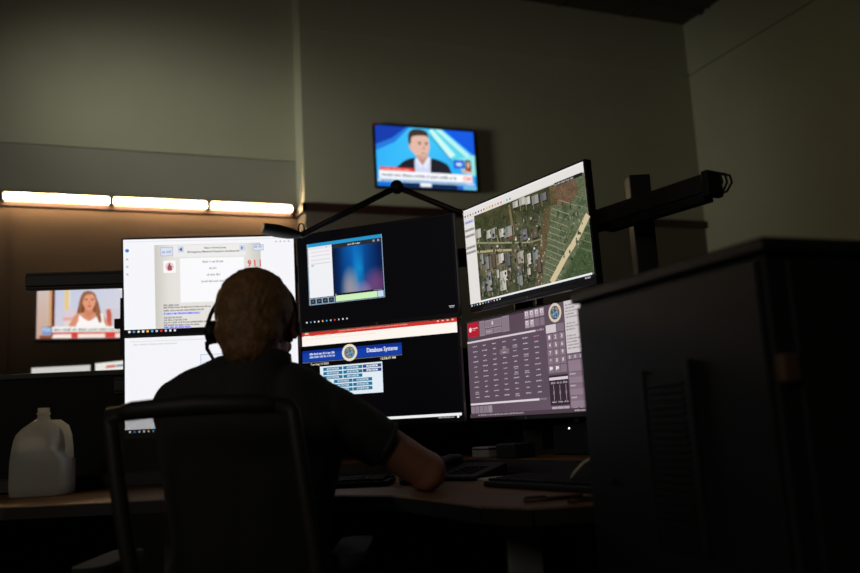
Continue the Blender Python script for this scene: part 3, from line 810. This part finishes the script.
monitor('lower centre monitor with a red title bar and the blue database banner', -.1661, 2.4817, Z0+.1473, -21.09, -.45, scr_database(), .075)
monitor('upper right monitor showing an aerial street map, tilted steeply in view', .2507, 2.1690, Z0+.4556, -57.04, 1.19, scr_map(), .085)
monitor('lower right monitor with a mauve radio console grid', .2440, 2.3145, Z0+.1441, -57.04, -.59, scr_radio(), .06)

# ------------------------------------------------------------------ task lamp on its jointed arm
lamp = thing('task_lamp', 'black jointed task lamp reaching over the centre monitors', 'lamp', (.335, 2.56, .82))
q0 = Vector((.335, 2.56, .82))
def P3(x, y, z): return Vector((x, y, z)) - q0
J = P3(-.0860, 2.5180, 1.652); H = P3(-.372, 2.40, 1.487); Bp = P3(.335, 2.56, 1.46)
b = MB(); b.box(-.04, .04, -.03, .03, 0, .02); b.tube([(0,0,.02), Bp], .012, 12); obj('upright', b, M['matte'], lamp)
b = MB(); b.tube([Bp, J], .0095, 12); b.ell(Bp, (.02,.02,.02)); obj('lower_arm', b, M['matte'], lamp)
b = MB(); b.tube([J, H], .0095, 12); obj('upper_arm', b, M['matte'], lamp)
b = MB(); b.lathe([(.002,-.014),(.019,-.014),(.020,-.01),(.020,.01),(.019,.014),(.002,.014)], 20, mx=Matrix.Translation(J) @ Matrix.Rotation(PI/2, 4, 'X')); obj('joint', b, M['black'], lamp)
hd = P3(-.475, 2.36, 1.506)
b = MB(); dv = (H - hd)
rings = []
for t_, w_, h_ in ((0,.030,.011),(.04,.036,.014),(.35,.040,.017),(.7,.034,.015),(.92,.022,.010),(1.0,.012,.007)):
    c_ = hd.lerp(H, t_); sd = dv.cross(Vector((0,0,1))).normalized(); up_ = sd.cross(dv).normalized()
    rings.append([c_ + sd*w_*math.cos(k*PI/8)*1.0 + up_*h_*math.sin(k*PI/8) for k in range(16)])
b.loft(rings); obj('lamp_head', b, M['black'], lamp)
b = MB(); cH = H + Vector((.003, 0, .020)); b.tube([cH + Vector((.0085*math.cos(k*PI/8), 0, .0165*math.sin(k*PI/8))) for k in range(-8, 9)], .0022, 8); obj('pull_loop', b, M['black'], lamp)

# ------------------------------------------------------------------ things on the desk
def keyboard(label, x, y, yaw, w=.44, d=.14, group=None):
    t = thing('keyboard', label, 'keyboard', (x, y, .781), yaw, group)
    b = MB(); b.prism([(-w/2,-d/2),(w/2,-d/2),(w/2,d/2),(-w/2,d/2)], 0, .012); b.box(-w/2, w/2, d/2-.02, d/2, .012, .018); obj('case', b, M['black'], t, bevel=.003)
    b = MB(); nx = int(w/.0195)
    for j in range(5):
        for i in range(nx):
            if j == 0 and 4 <= i <= 9 and i != 4: continue
            x0 = -w/2+.01+i*.0191; x1 = x0+.016 + (.0191*5 if (j == 0 and i == 4) else 0)
            b.box(x0, x1, -d/2+.008+j*.0205, -d/2+.025+j*.0205, .012, .018+.001*j)
    obj('keys', b, M['key'], t)
    return t
keyboard('black keyboard in front of the seated man, right of the chair back', -.330, 2.15, math.radians(-6), .42)
keyboard('black keyboard under the map monitor by the dark cabinet', .245, 1.765, math.radians(-57), .36, .13)
t = thing('computer_mouse', 'black mouse under the seated man\'s right hand', 'mouse', (-.070, 2.105, .781), math.radians(-10))
b = MB(); b.loft([[Vector((.030*sx*math.cos(k*PI/8), .055*sx*math.sin(k*PI/8), z)) for k in range(16)] for sx, z in ((1,0),(1.02,.012),(.9,.026),(.55,.034),(.2,.036))]); obj('shell', b, M['black'], t)
b = MB(); b.tube([(-.004,.03,.034),(.004,.03,.034)], .006, 10); obj('scroll_wheel', b, M['grey'], t)

ph = thing('desk_phone', 'dark desk phone beside the seated man\'s elbow', 'phone', (.055, 2.185, .781), math.radians(-35))
b = MB(); b.prism([(-.08,.0),(.08,.0),(.08,.034),(-.08,.010)], -.09, .09, mx=Matrix.Rotation(PI/2, 4, 'Z') @ Matrix.Rotation(PI/2, 4, 'X')); obj('base', b, M['black'], ph, bevel=.004)
b = MB(); b.tube([(-.060,-.075,.020),(-.060,-.045,.032),(-.060,.045,.046),(-.060,.075,.040)], [.018,.014,.014,.018], 10); obj('handset', b, M['black'], ph)
b = MB()
for i in range(3):
    for j in range(4): b.box(-.005+i*.025, .013+i*.025, -.05+j*.022, -.035+j*.022, .010+.0034*j, .0175+.0034*j)
obj('keypad', b, M['key'], ph)
pp = thing('note_paper', 'small sheet of paper lying right of the desk phone', 'paper', (.150, 2.060, .781), math.radians(-50))
b = MB()
for i in range(4): b.box(-.06+.002*i, .06+.001*i, -.035, .035+.001*i, .0012*i, .0012*i+.0010)
obj('sheets', b, M['paper'], pp); pp2 = None
bx = thing('grey_box', 'small pale grey box standing behind the desk phone', 'box', (.136, 2.365, .821), math.radians(-50))
b = MB(); b.box(-.035, .035, -.03, .03, 0, .03); obj('body', b, M['grey'], bx, bevel=.004)
b = MB(); b.box(-.036, .036, -.031, .031, .022, .026); obj('lid_seam', b, M['black'], bx)
bx = thing('speaker_box', 'small black box just right of the pale grey box', 'box', (.203, 2.270, .821), math.radians(-56))
b = MB(); b.box(-.04, .04, -.035, .035, 0, .038); obj('body', b, M['black'], bx, bevel=.004)
b = MB()
for i in range(6): b.box(-.032, .032, -.037, -.034, .006+i*.005, .008+i*.005)
obj('grille', b, M['key'], bx)
for i, (x, y, a, lb) in enumerate(((.200, 1.500, -75, 'dark pen lying near the right desk edge, left of two'), (.262, 1.462, -60, 'dark pen lying near the right desk edge, nearest the cabinet'))):
    t = thing('pen', lb, 'pen', (x, y, .785), math.radians(a+90), 'pens on the desk')
    b = MB(); b.tube([(-.06,0,0),(.05,0,0)], .0042, 10); obj('barrel', b, M['rail'], t)
    b = MB(); b.tube([(.05,0,0),(.066,0,0)], [.004,.001], 10); obj('tip', b, M['grey'], t)
    b = MB(); b.box(-.058,-.02,-.001,.001,.003,.0065); obj('clip', b, M['black'], t)
b = MB(); b.tube([(.262,1.72,.800),(.268,1.71,.812),(.285,1.69,.832),(.305,1.66,.846),(.33,1.63,.846),(.355,1.62,.83),(.37,1.63,.81),(.39,1.66,.80),(.44,1.75,.824)], .0032, 8)
o = obj('cable', b, M['cable']); o.matrix_world = Matrix.Rotation(-A, 4, 'Z'); tag(o, 'pale cable arching from the keyboard towards the dark cabinet', 'cable')
dk = thing('dock', 'black dock with a tiny white light under the mauve radio monitor', 'dock', (.350, 2.262, .82), math.radians(-57))
b = MB(); b.box(-.07, .07, 0, .06, 0, .085); obj('case', b, M['black'], dk, bevel=.004)
b = MB(); b.lathe([(.0022,0),(.0022,.001)], 10, mx=Matrix.Translation((.0, -.0002, .070)) @ Matrix.Rotation(PI/2, 4, 'X')); obj('indicator_light', b, M['led'], dk)

# milk jug of water
jug = thing('water_jug', 'translucent plastic gallon jug half full of water on the left desk end', 'jug', (-1.128, 2.42, .78), math.radians(8))
JS = Matrix.Diagonal((.86, .86, .965, 1))
def rsec(x0, x1, y0, y1, z, r, n=6):
    out = []
    for cx, cy, a0 in ((x1-r,y1-r,0),(x0+r,y1-r,PI/2),(x0+r,y0+r,PI),(x1-r,y0+r,3*PI/2)):
        for k in range(n+1): out.append(Vector((cx+r*math.cos(a0+k*PI/2/n), cy+r*math.sin(a0+k*PI/2/n), z)))
    return out
def body_x1(z):      # right side steps in where the grip is
    if z < .105: return .090
    if z < .135: return .090-.034*(z-.105)/.03
    if z < .195: return .056
    return .056-.036*(z-.195)/.025
secs = []
for z, x0, dep in ((0,-.080,.070),(.006,-.087,.076),(.03,-.089,.078),(.10,-.088,.077),(.118,-.086,.076),(.135,-.084,.074),(.16,-.080,.070),(.178,-.074,.066),(.195,-.060,.056),(.210,-.040,.042),(.222,-.022,.026)):
    secs.append(rsec(x0, body_x1(z) - (.008 if z == 0 else 0), -dep, dep, z, min(.03, dep*.8, (body_x1(z)-x0)/2*.9)))
b = MB(); b.loft(secs); obj('body', b, M['jug'], jug, mx=JS)
b = MB(); b.lathe([(.021,.218),(.021,.226),(.0185,.228),(.0185,.234),(.022,.236),(.022,.240),(.0185,.242),(.0185,.255),(.016,.255),(.016,.22)], 24); obj('neck', b, M['jug'], jug, mx=JS)
b = MB(); b.tube([(.012,0,.206),(.050,0,.204),(.070,0,.192),(.079,0,.170),(.083,0,.140),(.083,0,.115),(.070,0,.095)], [.014,.015,.014,.0125,.0125,.015,.016], 14); obj('handle', b, M['jug'], jug, mx=JS)
b = MB()
ws = [rsec(-.084, .082, -.072, .072, .004, .028), rsec(-.085, .086, -.074, .074, .03, .028), rsec(-.084, .086, -.073, .073, .10, .028), rsec(-.082, .060, -.072, .072, .123, .028), rsec(-.081, .044, -.071, .071, .133, .028)]
b.loft(ws); obj('water', b, M['water'], jug, mx=JS)

# ------------------------------------------------------------------ screens of another workstation beyond the partition
fd = thing('far_desk', 'dark desk of another workstation hidden beyond the left partition', 'desk', (-1.85, 4.50, 0), math.radians(20))
b = MB(); b.box(-.6, .6, -.3, .3, .97, 1.0); obj('worktop', b, M['matte'], fd)
for sx in (-1, 1):
    b = MB(); b.box(sx*.55-.03, sx*.55+.03, -.28, .28, 0, .97); obj('leg', b, M['matte'], fd)
def far_mon(label, x, y, ztop, yaw, w, base=1.0, marks=False):
    t = thing('desktop_monitor', label, 'monitor', (x, y, base), yaw, 'monitors of the far workstation')
    h = ztop - base - .05
    b = MB(); b.box(-w/2-.008, w/2+.008, 0, .03, .05, .05+h+.008); obj('housing', b, M['bezel'], t)
    b = MB(); b.box(-.1, .1, -.06, .10, 0, .012).box(-.025, .025, .03, .05, 0, .2); obj('stand', b, M['matte'], t)
    c = Canvas(w, h, (205,203,198)); c.rect(0, .12, 1, 1, (214,212,206))
    if marks:
        c.rect(0, 0, 1, 1, (232,230,224)); c.rect(.36,.06,.66,.11,(206,110,100)); c.rect(.68,.065,.95,.105,(120,128,150))
    o = c.build('screen', t); o.location = (0, -.001, .05+h/2)
far_mon('low lit monitor strip beyond the partition, left of two under the wall television', -1.962, 4.395, 1.316, math.radians(2), .305)
far_mon('angled lit monitor with red print beyond the partition, right of two', -1.692, 4.37, 1.323, math.radians(-24), .21, marks=True)

# ------------------------------------------------------------------ tall dark cabinet at the right
cab = rthing('equipment_cabinet', 'tall dark equipment cabinet in the right foreground', 'cabinet', (.743, .756, 0))
b = MB(); b.box(.006, .86, .008, .425, .04, 1.108).box(.03, .85, .03, .41, 0, .04); obj('body', b, M['cab'], cab, bevel=.004)
b = MB(); b.box(-.004, .87, -.004, .434, 1.108, 1.126); obj('top', b, M['cabtop'], cab, bevel=.004)
b = MB(); b.box(.0, .006, .018, .422, .05, 1.100); sp = obj('side_panel', b, M['cab'], cab, bevel=.002)
b = MB(); b.box(-.004, .001, .160, .250, .74, .978)
for i in range(22): b.box(-.008, -.003, .166, .244, .75+i*.010, .754+i*.010)
obj('vent_grille', b, M['vent'], sp)
b = MB(); b.box(-.010, .001, .146, .157, .74, .992).box(-.006, .001, .253, .258, .74, .985); obj('vent_trim', b, M['cab'], sp, bevel=.002)
b = MB(); b.lathe([(.006,0),(.006,.004)], 12, mx=Matrix.Translation((-.0005, .360, .824)) @ Matrix.Rotation(-PI/2, 4, 'Y')); obj('lock', b, M['vent'], sp)
b = MB(); b.box(.035, .85, .0, .008, .05, 1.100); dr = obj('door', b, M['cab'], cab, bevel=.002)
b = MB(); b.box(.004, .030, -.006, .012, .950, .986); obj('latch', b, M['brass'], cab, bevel=.004)

# ------------------------------------------------------------------ office chair (its back towards us)
LEAN = lambda z: -.010 + (.97-z)*.13
ch = thing('office_chair', 'dark mesh-backed office chair the man sits on, seen from behind', 'chair', (-.405, 1.66, 0))
def outline(zt):     # half width of the back at height z
    return .160 - .05*max(0, (.70-zt)/.1)**2
zs = [.62,.64,.66,.70,.75,.80,.85,.90,.94,.96]
def yb(z): return -.155 - .02*((z-.62)/.36) - .012*math.sin((z-.62)/.36*PI)
pts = [(LEAN(z)-outline(z), yb(z), z) for z in zs]
arc_t = [(-.170, yb(.97), .969), (-.125, yb(.975)-.012, .975), (-.012, yb(.975)-.03, .979), (.10, yb(.975)-.012, .975), (.145, yb(.97), .969)]
right = [(LEAN(z)+outline(z), yb(z), z) for z in zs[::-1]]
low = [(.09, yb(.61)-.006, .606), (.02, yb(.61)-.012, .603), (-.05, yb(.61)-.006, .606)]
loop = pts + arc_t + right + low + [pts[0]]
b = MB(); b.tube(loop, .0145, 10)
b.tube(arc_t, [.012,.017,.018,.017,.012], 10); obj('back_frame', b, M['chairf'], ch)
b = MB(); rows = []
for z in zs + [.972]:
    w = outline(z) - .004; rows.append([b.bm.verts.new((LEAN(z)+w*k/6, yb(z) - .03*(1-(k/6)**2)*min(1,(z-.6)/.1), z)) for k in range(-6, 7)])
for r0, r1 in zip(rows, rows[1:]):
    for k in range(12): b.bm.faces.new((r0[k], r0[k+1], r1[k+1], r1[k])).smooth = True
obj('backrest_mesh', b, M['chairmesh'], ch)
b = MB(); b.loft([rsec(-w, w, -d, d, z, .07) for w, d, z in ((.20,.19,.43),(.225,.215,.445),(.23,.22,.475),(.215,.205,.495))]); obj('seat', b, M['chairs'], ch)
b = MB(); b.tube([(0, yb(.61)-.012, .61), (0, -.21, .52), (0, -.15, .43), (0, 0, .40)], [.02,.022,.024,.03], 12); obj('back_bracket', b, M['chairf'], ch)
for s in (-1, 1):
    b = MB(); b.tube([(s*.16, 0, .43), (s*.235, -.02, .44), (s*.245, -.03, .56), (s*.235, -.02, .68)], .014, 10); arm = obj('armrest', b, M['chairf'], ch)
    b = MB(); b.loft([rsec(s*.232-.032, s*.232+.032, -.13, .11, z, .03) for z in (.68,.692,.706)]); obj('arm_pad', b, M['chairs'], arm)
b = MB(); b.tube([(0,0,.10),(0,0,.43)], .025, 14); b.tube([(0,0,.08),(0,0,.26)], .032, 14); obj('gas_lift', b, M['matte'], ch)
b = MB()
for k in range(5):
    a = k*2*PI/5+.3; b.tube([(0,0,.10),(.29*math.cos(a), .29*math.sin(a), .075)], [.03,.016], 10)
obj('star_base', b, M['matte'], ch)
for k in range(5):
    a = k*2*PI/5+.3
    b = MB(); b.lathe([(.006,-.022),(.028,-.02),(.03,-.004),(.03,.004),(.028,.02),(.006,.022)], 16, mx=Matrix.Translation((.29*math.cos(a), .29*math.sin(a), .03)) @ Matrix.Rotation(a, 4, 'Z') @ Matrix.Rotation(PI/2, 4, 'X')); b.tube([(.29*math.cos(a), .29*math.sin(a), .04), (.29*math.cos(a), .29*math.sin(a), .08)], .008, 8)
    obj('caster', b, M['black'], ch)

# ------------------------------------------------------------------ the man
O = Vector((-.375, 1.70, .0))
man = thing('person', 'man in a dark short-sleeved shirt seated with his back to us, elbow on the desk', 'person', tuple(O))
def q(x, y, z): return Vector((x, y, z)) - O
HC = q(-.363, 1.725, 1.143)
HM = Matrix.Translation(HC) @ Matrix.Rotation(math.radians(-6), 4, 'Z') @ Matrix.Rotation(math.radians(-10), 4, 'X')
def hp(x, y, z): return HM @ Vector((x, y, z))
SL, SR = q(-.522, 1.725, .985), q(-.222, 1.735, .962)
EL, ER = q(-.515, 1.80, .815), q(-.029, 1.835, .8235)
WL, WR = q(-.40, 2.03, .815), q(-.062, 2.03, .836)
NB = q(-.358, 1.70, 1.045)

def arm_hand(b, E_, W_, palm_dir, side):
    b.cap(E_, .043, E_.lerp(W_, .35), .043); b.cap(E_.lerp(W_, .35), .043, W_, .026)
    d = palm_dir.normalized(); sd = d.cross(Vector((0,0,1))).normalized()     # to the right of the hand
    k0 = W_ + d*.085 + Vector((0,0,-.004))
    pts = []
    for s_ in (-1, 1):
        pts += sph(W_ + d*.018 + sd*s_*.014, .013, 5); pts += sph(k0 + sd*s_*.030, .0115, 5)
    b.hull(pts)
    for i, (o_, ln) in enumerate(((-.033,.066),(-.0115,.076),(.0105,.071),(.0325,.056))):
        if side < 0: o_ = -o_
        p = k0 + sd*o_; dr = (d + sd*o_*1.6).normalized()
        p1 = p + dr*ln*.45 + Vector((0,0,.004)); p2 = p1 + dr*ln*.32 + Vector((0,0,-.010)); p3 = p2 + dr*ln*.22 + Vector((0,0,-.010))
        b.cap(p, .0092, p1, .0086); b.cap(p1, .0086, p2, .0080); b.cap(p2, .0080, p3, .0070)
    t0 = W_ + d*.028 - sd*side*.020; t1 = t0 + d*.032 - sd*side*.030; t2 = t1 + d*.032 - sd*side*.010 + Vector((0,0,-.006))
    b.cap(t0, .014, t1, .0105); b.cap(t1, .0105, t2, .0085)

b = MB()
# head: skull, face, jaw, brow, nose, lips, ears
b.ell((0,-.012,.022), (.070,.090,.086), mx=HM, seg=24); b.ell((0,.022,-.032), (.058,.066,.074), mx=HM, seg=24); b.ell((0,.036,-.072), (.049,.046,.034), mx=HM); b.ell((0,.052,-.086), (.030,.032,.024), mx=HM)
b.ell((0,.070,.012), (.050,.018,.012), mx=HM); b.ell((0,.073,-.092), (.017,.014,.014), mx=HM)
b.cap(hp(0,.083,.005), .008, hp(0,.106,-.028), .010); b.ell((-.011,.094,-.032), (.009,.010,.008), mx=HM); b.ell((.011,.094,-.032), (.009,.010,.008), mx=HM)
b.ell((0,.079,-.058), (.024,.011,.006), mx=HM); b.ell((0,.079,-.067), (.021,.010,.006), mx=HM)
for s in (-1, 1): b.ell((s*.031,.073,.001), (.019,.013,.008), mx=HM); b.ell((s*.031,.072,-.019), (.017,.012,.007), mx=HM)
for s in (-1, 1):
    b.ell((s*.040,.062,-.030), (.018,.018,.016), mx=HM)
    em = HM @ Matrix.Translation((s*.079,-.004,.0)) @ Matrix.Rotation(s*math.radians(-28), 4, 'Z')
    b.ell((0,0,0), (.007,.018,.031), mx=em); b.ell((0,.004,-.024), (.007,.010,.012), mx=em)
b.cap(hp(0,-.022,-.04), .052, NB + Vector((0,-.005,-.02)), .060)
# trunk
b.cap(NB + Vector((0,.01,-.03)), .058, SL + Vector((.05,0,-.01)), .056); b.cap(NB + Vector((0,.01,-.03)), .058, SR + Vector((-.05,0,-.01)), .052)
for p0, p1, r0, r1 in ((q(-.45,1.72,.93), q(-.42,1.70,.70), .105, .10), (q(-.30,1.73,.92), q(-.34,1.70,.70), .100, .10), (q(-.42,1.70,.70), q(-.43,1.69,.60), .10, .115), (q(-.34,1.70,.70), q(-.33,1.69,.60), .10, .115), (q(-.45,1.72,.93), q(-.30,1.73,.92), .105, .10), (NB, q(-.375,1.72,.92), .055, .10)):
    b.cap(p0, r0, p1, r1)
for S_, E_, r_ in ((SL, EL, .050), (SR, ER, .048)): b.cap(S_, r_, E_, .040)
arm_hand(b, EL, WL, Vector((.35,1,-.05)), -1); arm_hand(b, ER, WR, Vector((-.08,1,-.02)), 1)
# legs and feet
for s, kx in ((-1,-.50),(1,-.25)):
    hip = q(-.38+s*.085, 1.70, .575); kn = q(kx, 2.10, .555); an = q(kx, 2.08, .10)
    b.cap(hip, .085, kn, .055); b.cap(kn, .055, kn.lerp(an,.35) + Vector((0,-.012,0)), .053); b.cap(kn.lerp(an,.35) + Vector((0,-.012,0)), .053, an, .034)
    b.cap(an + Vector((0,-.02,-.055)), .034, an + Vector((0,.15,-.068)), .024)
solid('body', b, M['skin'], man, .0055, 5)
for s in (-1, 1):
    b = MB(); b.ell((s*.031,.0735,-.009), (.0120,.0110,.0105), mx=HM); ey = obj('eye', b, M['eye'], man)
    b = MB(); b.ell((s*.031,.0830,-.009), (.0050,.0025,.0050), mx=HM); obj('iris', b, M['iris'], ey)
    b = MB(); b.tube([hp(s*.016,.087,.011), hp(s*.031,.086,.015), hp(s*.048,.076,.011)], [.002,.004,.002], 8); obj('eyebrow', b, M['hair'], man)
b = MB(); b.ell((0,.0875,-.058), (.019,.0045,.0035), mx=HM); b.ell((0,.0865,-.066), (.017,.0045,.0035), mx=HM); obj('lips', b, M['lip'], man)
# short brown hair down to the nape
b = MB(); b.ell((0,-.020,.026), (.0790,.0915,.0910), mx=HM, seg=28); b.ell((0,-.052,-.020), (.069,.055,.064), mx=HM, seg=24); b.ell((0,-.050,-.060), (.053,.048,.040), mx=HM)
for s in (-1, 1): b.cap(hp(s*.066,.012,.0), .012, hp(s*.064,.018,-.028), .008)
def strands(co, no):
    p = HM.inverted() @ co
    n = noise.noise(Vector((p.x*95, p.y*60, p.z*45))) * .0022 + noise.noise(Vector((p.x*260, p.y*200, p.z*110))) * .0016
    return co + no*n
solid('hair', b, M['hair'], man, .0035, 3, strands)
# shirt
b = MB(); e = .009
b.cap(NB + Vector((0,.01,-.03)), .062+e, SL + Vector((.05,0,-.008)), .056+e); b.cap(NB + Vector((0,.01,-.03)), .062+e, SR + Vector((-.05,0,-.008)), .052+e)
for p0, p1, r0, r1 in ((q(-.425,1.705,1.012), SL + Vector((.01,0,.002)), .062, .052), (q(-.300,1.712,.998), SR + Vector((-.012,0,.002)), .058, .050), (q(-.45,1.72,.93), q(-.42,1.70,.70), .105, .10), (q(-.30,1.73,.92), q(-.34,1.70,.70), .100, .10), (q(-.42,1.70,.70), q(-.43,1.69,.60), .10, .112), (q(-.34,1.70,.70), q(-.33,1.69,.60), .10, .112), (q(-.45,1.72,.93), q(-.30,1.73,.92), .105, .10), (NB, q(-.375,1.72,.92), .055, .10)):
    b.cap(p0, r0+e, p1, r1+e)
b.cap(SL, .050+e, SL.lerp(EL, .66), .052, True); b.cap(SR, .048+e, SR.lerp(ER, .54), .052, True)
def folds(co, no):
    return co + no*(noise.noise(Vector((co.x*14, co.y*14, co.z*9)))*.006 + noise.noise(Vector((co.x*34, co.y*30, co.z*26)))*.002)
sh = solid('shirt', b, M['shirt'], man, .0065, 4, folds)
b = MB()
rings = []
for r_, dz in ((.066,-.012),(.068,.012),(.066,.034),(.061,.036),(.060,.0)):
    rings.append([NB + Vector((r_*math.cos(k*PI/12)*1.02, .004 + r_*math.sin(k*PI/12)*1.0, dz - .012*math.sin(k*PI/12))) for k in range(24)])
b.loft(rings, cap=False); obj('collar', b, M['shirt'], sh)
for E_, S_, t_, r_ in ((EL, SL, .645, .0535), (ER, SR, .525, .0535)):
    c0 = S_.lerp(E_, t_-.03); c1 = S_.lerp(E_, t_+.016); b = MB(); b.tube([c0, c1], [r_-.001, r_], 24); obj('sleeve_hem', b, M['shirt'], sh)
b = MB()
for s, kx in ((-1,-.50),(1,-.25)):
    hip = q(-.38+s*.085, 1.70, .575); kn = q(kx, 2.10, .555); an = q(kx, 2.08, .10)
    b.cap(hip, .096, kn, .064); b.cap(kn, .064, an + Vector((0,0,.0)), .052, True)
b.cap(q(-.46,1.69,.59), .118, q(-.30,1.69,.59), .118)
solid('trousers', b, M['trousers'], man, .008, 4)
for s, kx in ((-1,-.50),(1,-.25)):
    an = q(kx, 2.08, .10); b = MB(); b.cap(an + Vector((0,-.025,-.056)), .043, an + Vector((0,.16,-.066)), .033); b.cap(an + Vector((0,-.01,0)), .042, an + Vector((0,-.015,-.05)), .043)
    solid('shoe', b, M['shoe'], man, .006, 3)

# headset worn by the man
hs = thing('headset', 'black headset with a microphone boom worn by the seated man', 'headset', tuple(HC + O))
Q = Matrix.Translation(-HC) @ HM
def hq(x, y, z): return Q @ Vector((x, y, z))
b = MB(); pts = []
for k in range(25):
    a = PI*k/24 
    pts.append(hq(-.011-.0955*math.cos(a), -.006+.030*math.sin(a), -.006 + .116*math.sin(a)**.85))
b.tube(pts, .0042, 10); obj('headband', b, M['black'], hs)
for s in (-1, 1):
    m_ = Q @ Matrix.Translation((-.091 if s < 0 else .081, -.010 if s < 0 else .006, -.010)) @ Matrix.Rotation(PI/2, 4, 'Y')
    k_ = 1 if s < 0 else .62
    b = MB(); b.lathe([(.004,-.010),(.022*k_,-.010),(.024*k_,-.005),(.024*k_,.005),(.021*k_,.009),(.004,.009)], 20, mx=m_); obj('ear_cushion', b, M['black'], hs)
b = MB(); b.tube([hq(-.096,-.01,-.018), hq(-.099,0,-.028), hq(-.110,.010,-.026), hq(-.113,.018,-.036), hq(-.109,.05,-.054), hq(-.090,.085,-.074), hq(-.060,.108,-.088)], [.006,.006,.005,.004,.0032,.003,.003], 10); mic = obj('microphone_boom', b, M['black'], hs)
b = MB(); b.ell(hq(-.052,.112,-.088), (.009,.007,.006)); obj('microphone', b, M['black'], mic)
b = MB(); b.tube([hq(-.095,-.01,-.05), hq(-.088,-.004,-.075), hq(-.070,.02,-.10), hq(-.065,.03,-.13)], .0012, 6); obj('wire', b, M['grey'], hs)

# ------------------------------------------------------------------ light
def area(name, loc, target, sx, sy, power, col, spread=PI):
    l = bpy.data.lights.new(name, 'AREA'); l.shape = 'RECTANGLE'; l.size = sx; l.size_y = sy; l.energy = power; l.color = col; l.spread = spread
    o = bpy.data.objects.new(name, l); C.objects.link(o); o.location = loc
    o.rotation_euler = (Vector(target) - Vector(loc)).to_track_quat('-Z', 'Y').to_euler(); return o
def spot(name, loc, target, power, size, blend, col, rad=.2):
    l = bpy.data.lights.new(name, 'SPOT'); l.energy = power; l.spot_size = math.radians(size); l.spot_blend = blend; l.color = col; l.shadow_soft_size = rad
    o = bpy.data.objects.new(name, l); C.objects.link(o); o.location = loc
    o.rotation_euler = (Vector(target) - Vector(loc)).to_track_quat('-Z', 'Y').to_euler(); return o
spot('wall_wash_lamp', (-2.5, 3.5, 1.70), (.40, YR, 2.50), 105, 42, 1.0, (1.0, .99, .90), .5)
spot('wall_wash_lamp', (-2.7, 3.3, 3.65), (.50, YR, 2.86), 250, 23, 1.0, (1.0, .99, .92), .3)
spot('wall_wash_lamp', (-2.5, 3.5, 1.70), (2.2, YW, 2.36), 210, 33, 1.0, (1.0, .98, .88), .5)
spot('wall_wash_lamp', (-2.5, 3.2, 1.70), (XR, 4.1, 1.80), 46, 37, 1.0, (1.0, .97, .60), .5)
area('fill_light', (-2.6, -1.2, 2.5), (-.3, 1.8, 1.1), .9, .9, 15, (1.0, .92, .80))  # added fill, unseen behind the camera, lifts the man's hair and the jug
w = bpy.data.worlds.new('World'); bpy.context.scene.world = w; w.use_nodes = True
w.node_tree.nodes['Background'].inputs[0].default_value = (.9, .95, .7, 1); w.node_tree.nodes['Background'].inputs[1].default_value = .003

# ------------------------------------------------------------------ camera
cd = bpy.data.cameras.new('camera'); cd.sensor_width = 36; cd.lens = 36*836.1/860; cd.clip_start = .05
cd.dof.use_dof = True; cd.dof.focus_distance = 2.25; cd.dof.aperture_fstop = 2.5
co = bpy.data.objects.new('camera', cd); C.objects.link(co)
pit, rol = math.radians(9.1032), math.radians(3.13546)
F = Vector((0, math.cos(pit), math.sin(pit))); R0 = Vector((1,0,0)); U0 = R0.cross(F)
Rv = math.cos(rol)*R0 - math.sin(rol)*U0; Uv = math.sin(rol)*R0 + math.cos(rol)*U0
m3 = Matrix((Rv, Uv, -F)).transposed()
co.matrix_world = (RA @ m3).to_4x4(); co.location = (0, 0, CAMZ)
sc = bpy.context.scene; sc.camera = co
sc.view_settings.view_transform = 'Standard'; sc.view_settings.look = 'None'; sc.view_settings.gamma = 1; sc.view_settings.exposure = 0
sc.cycles.use_denoising = True
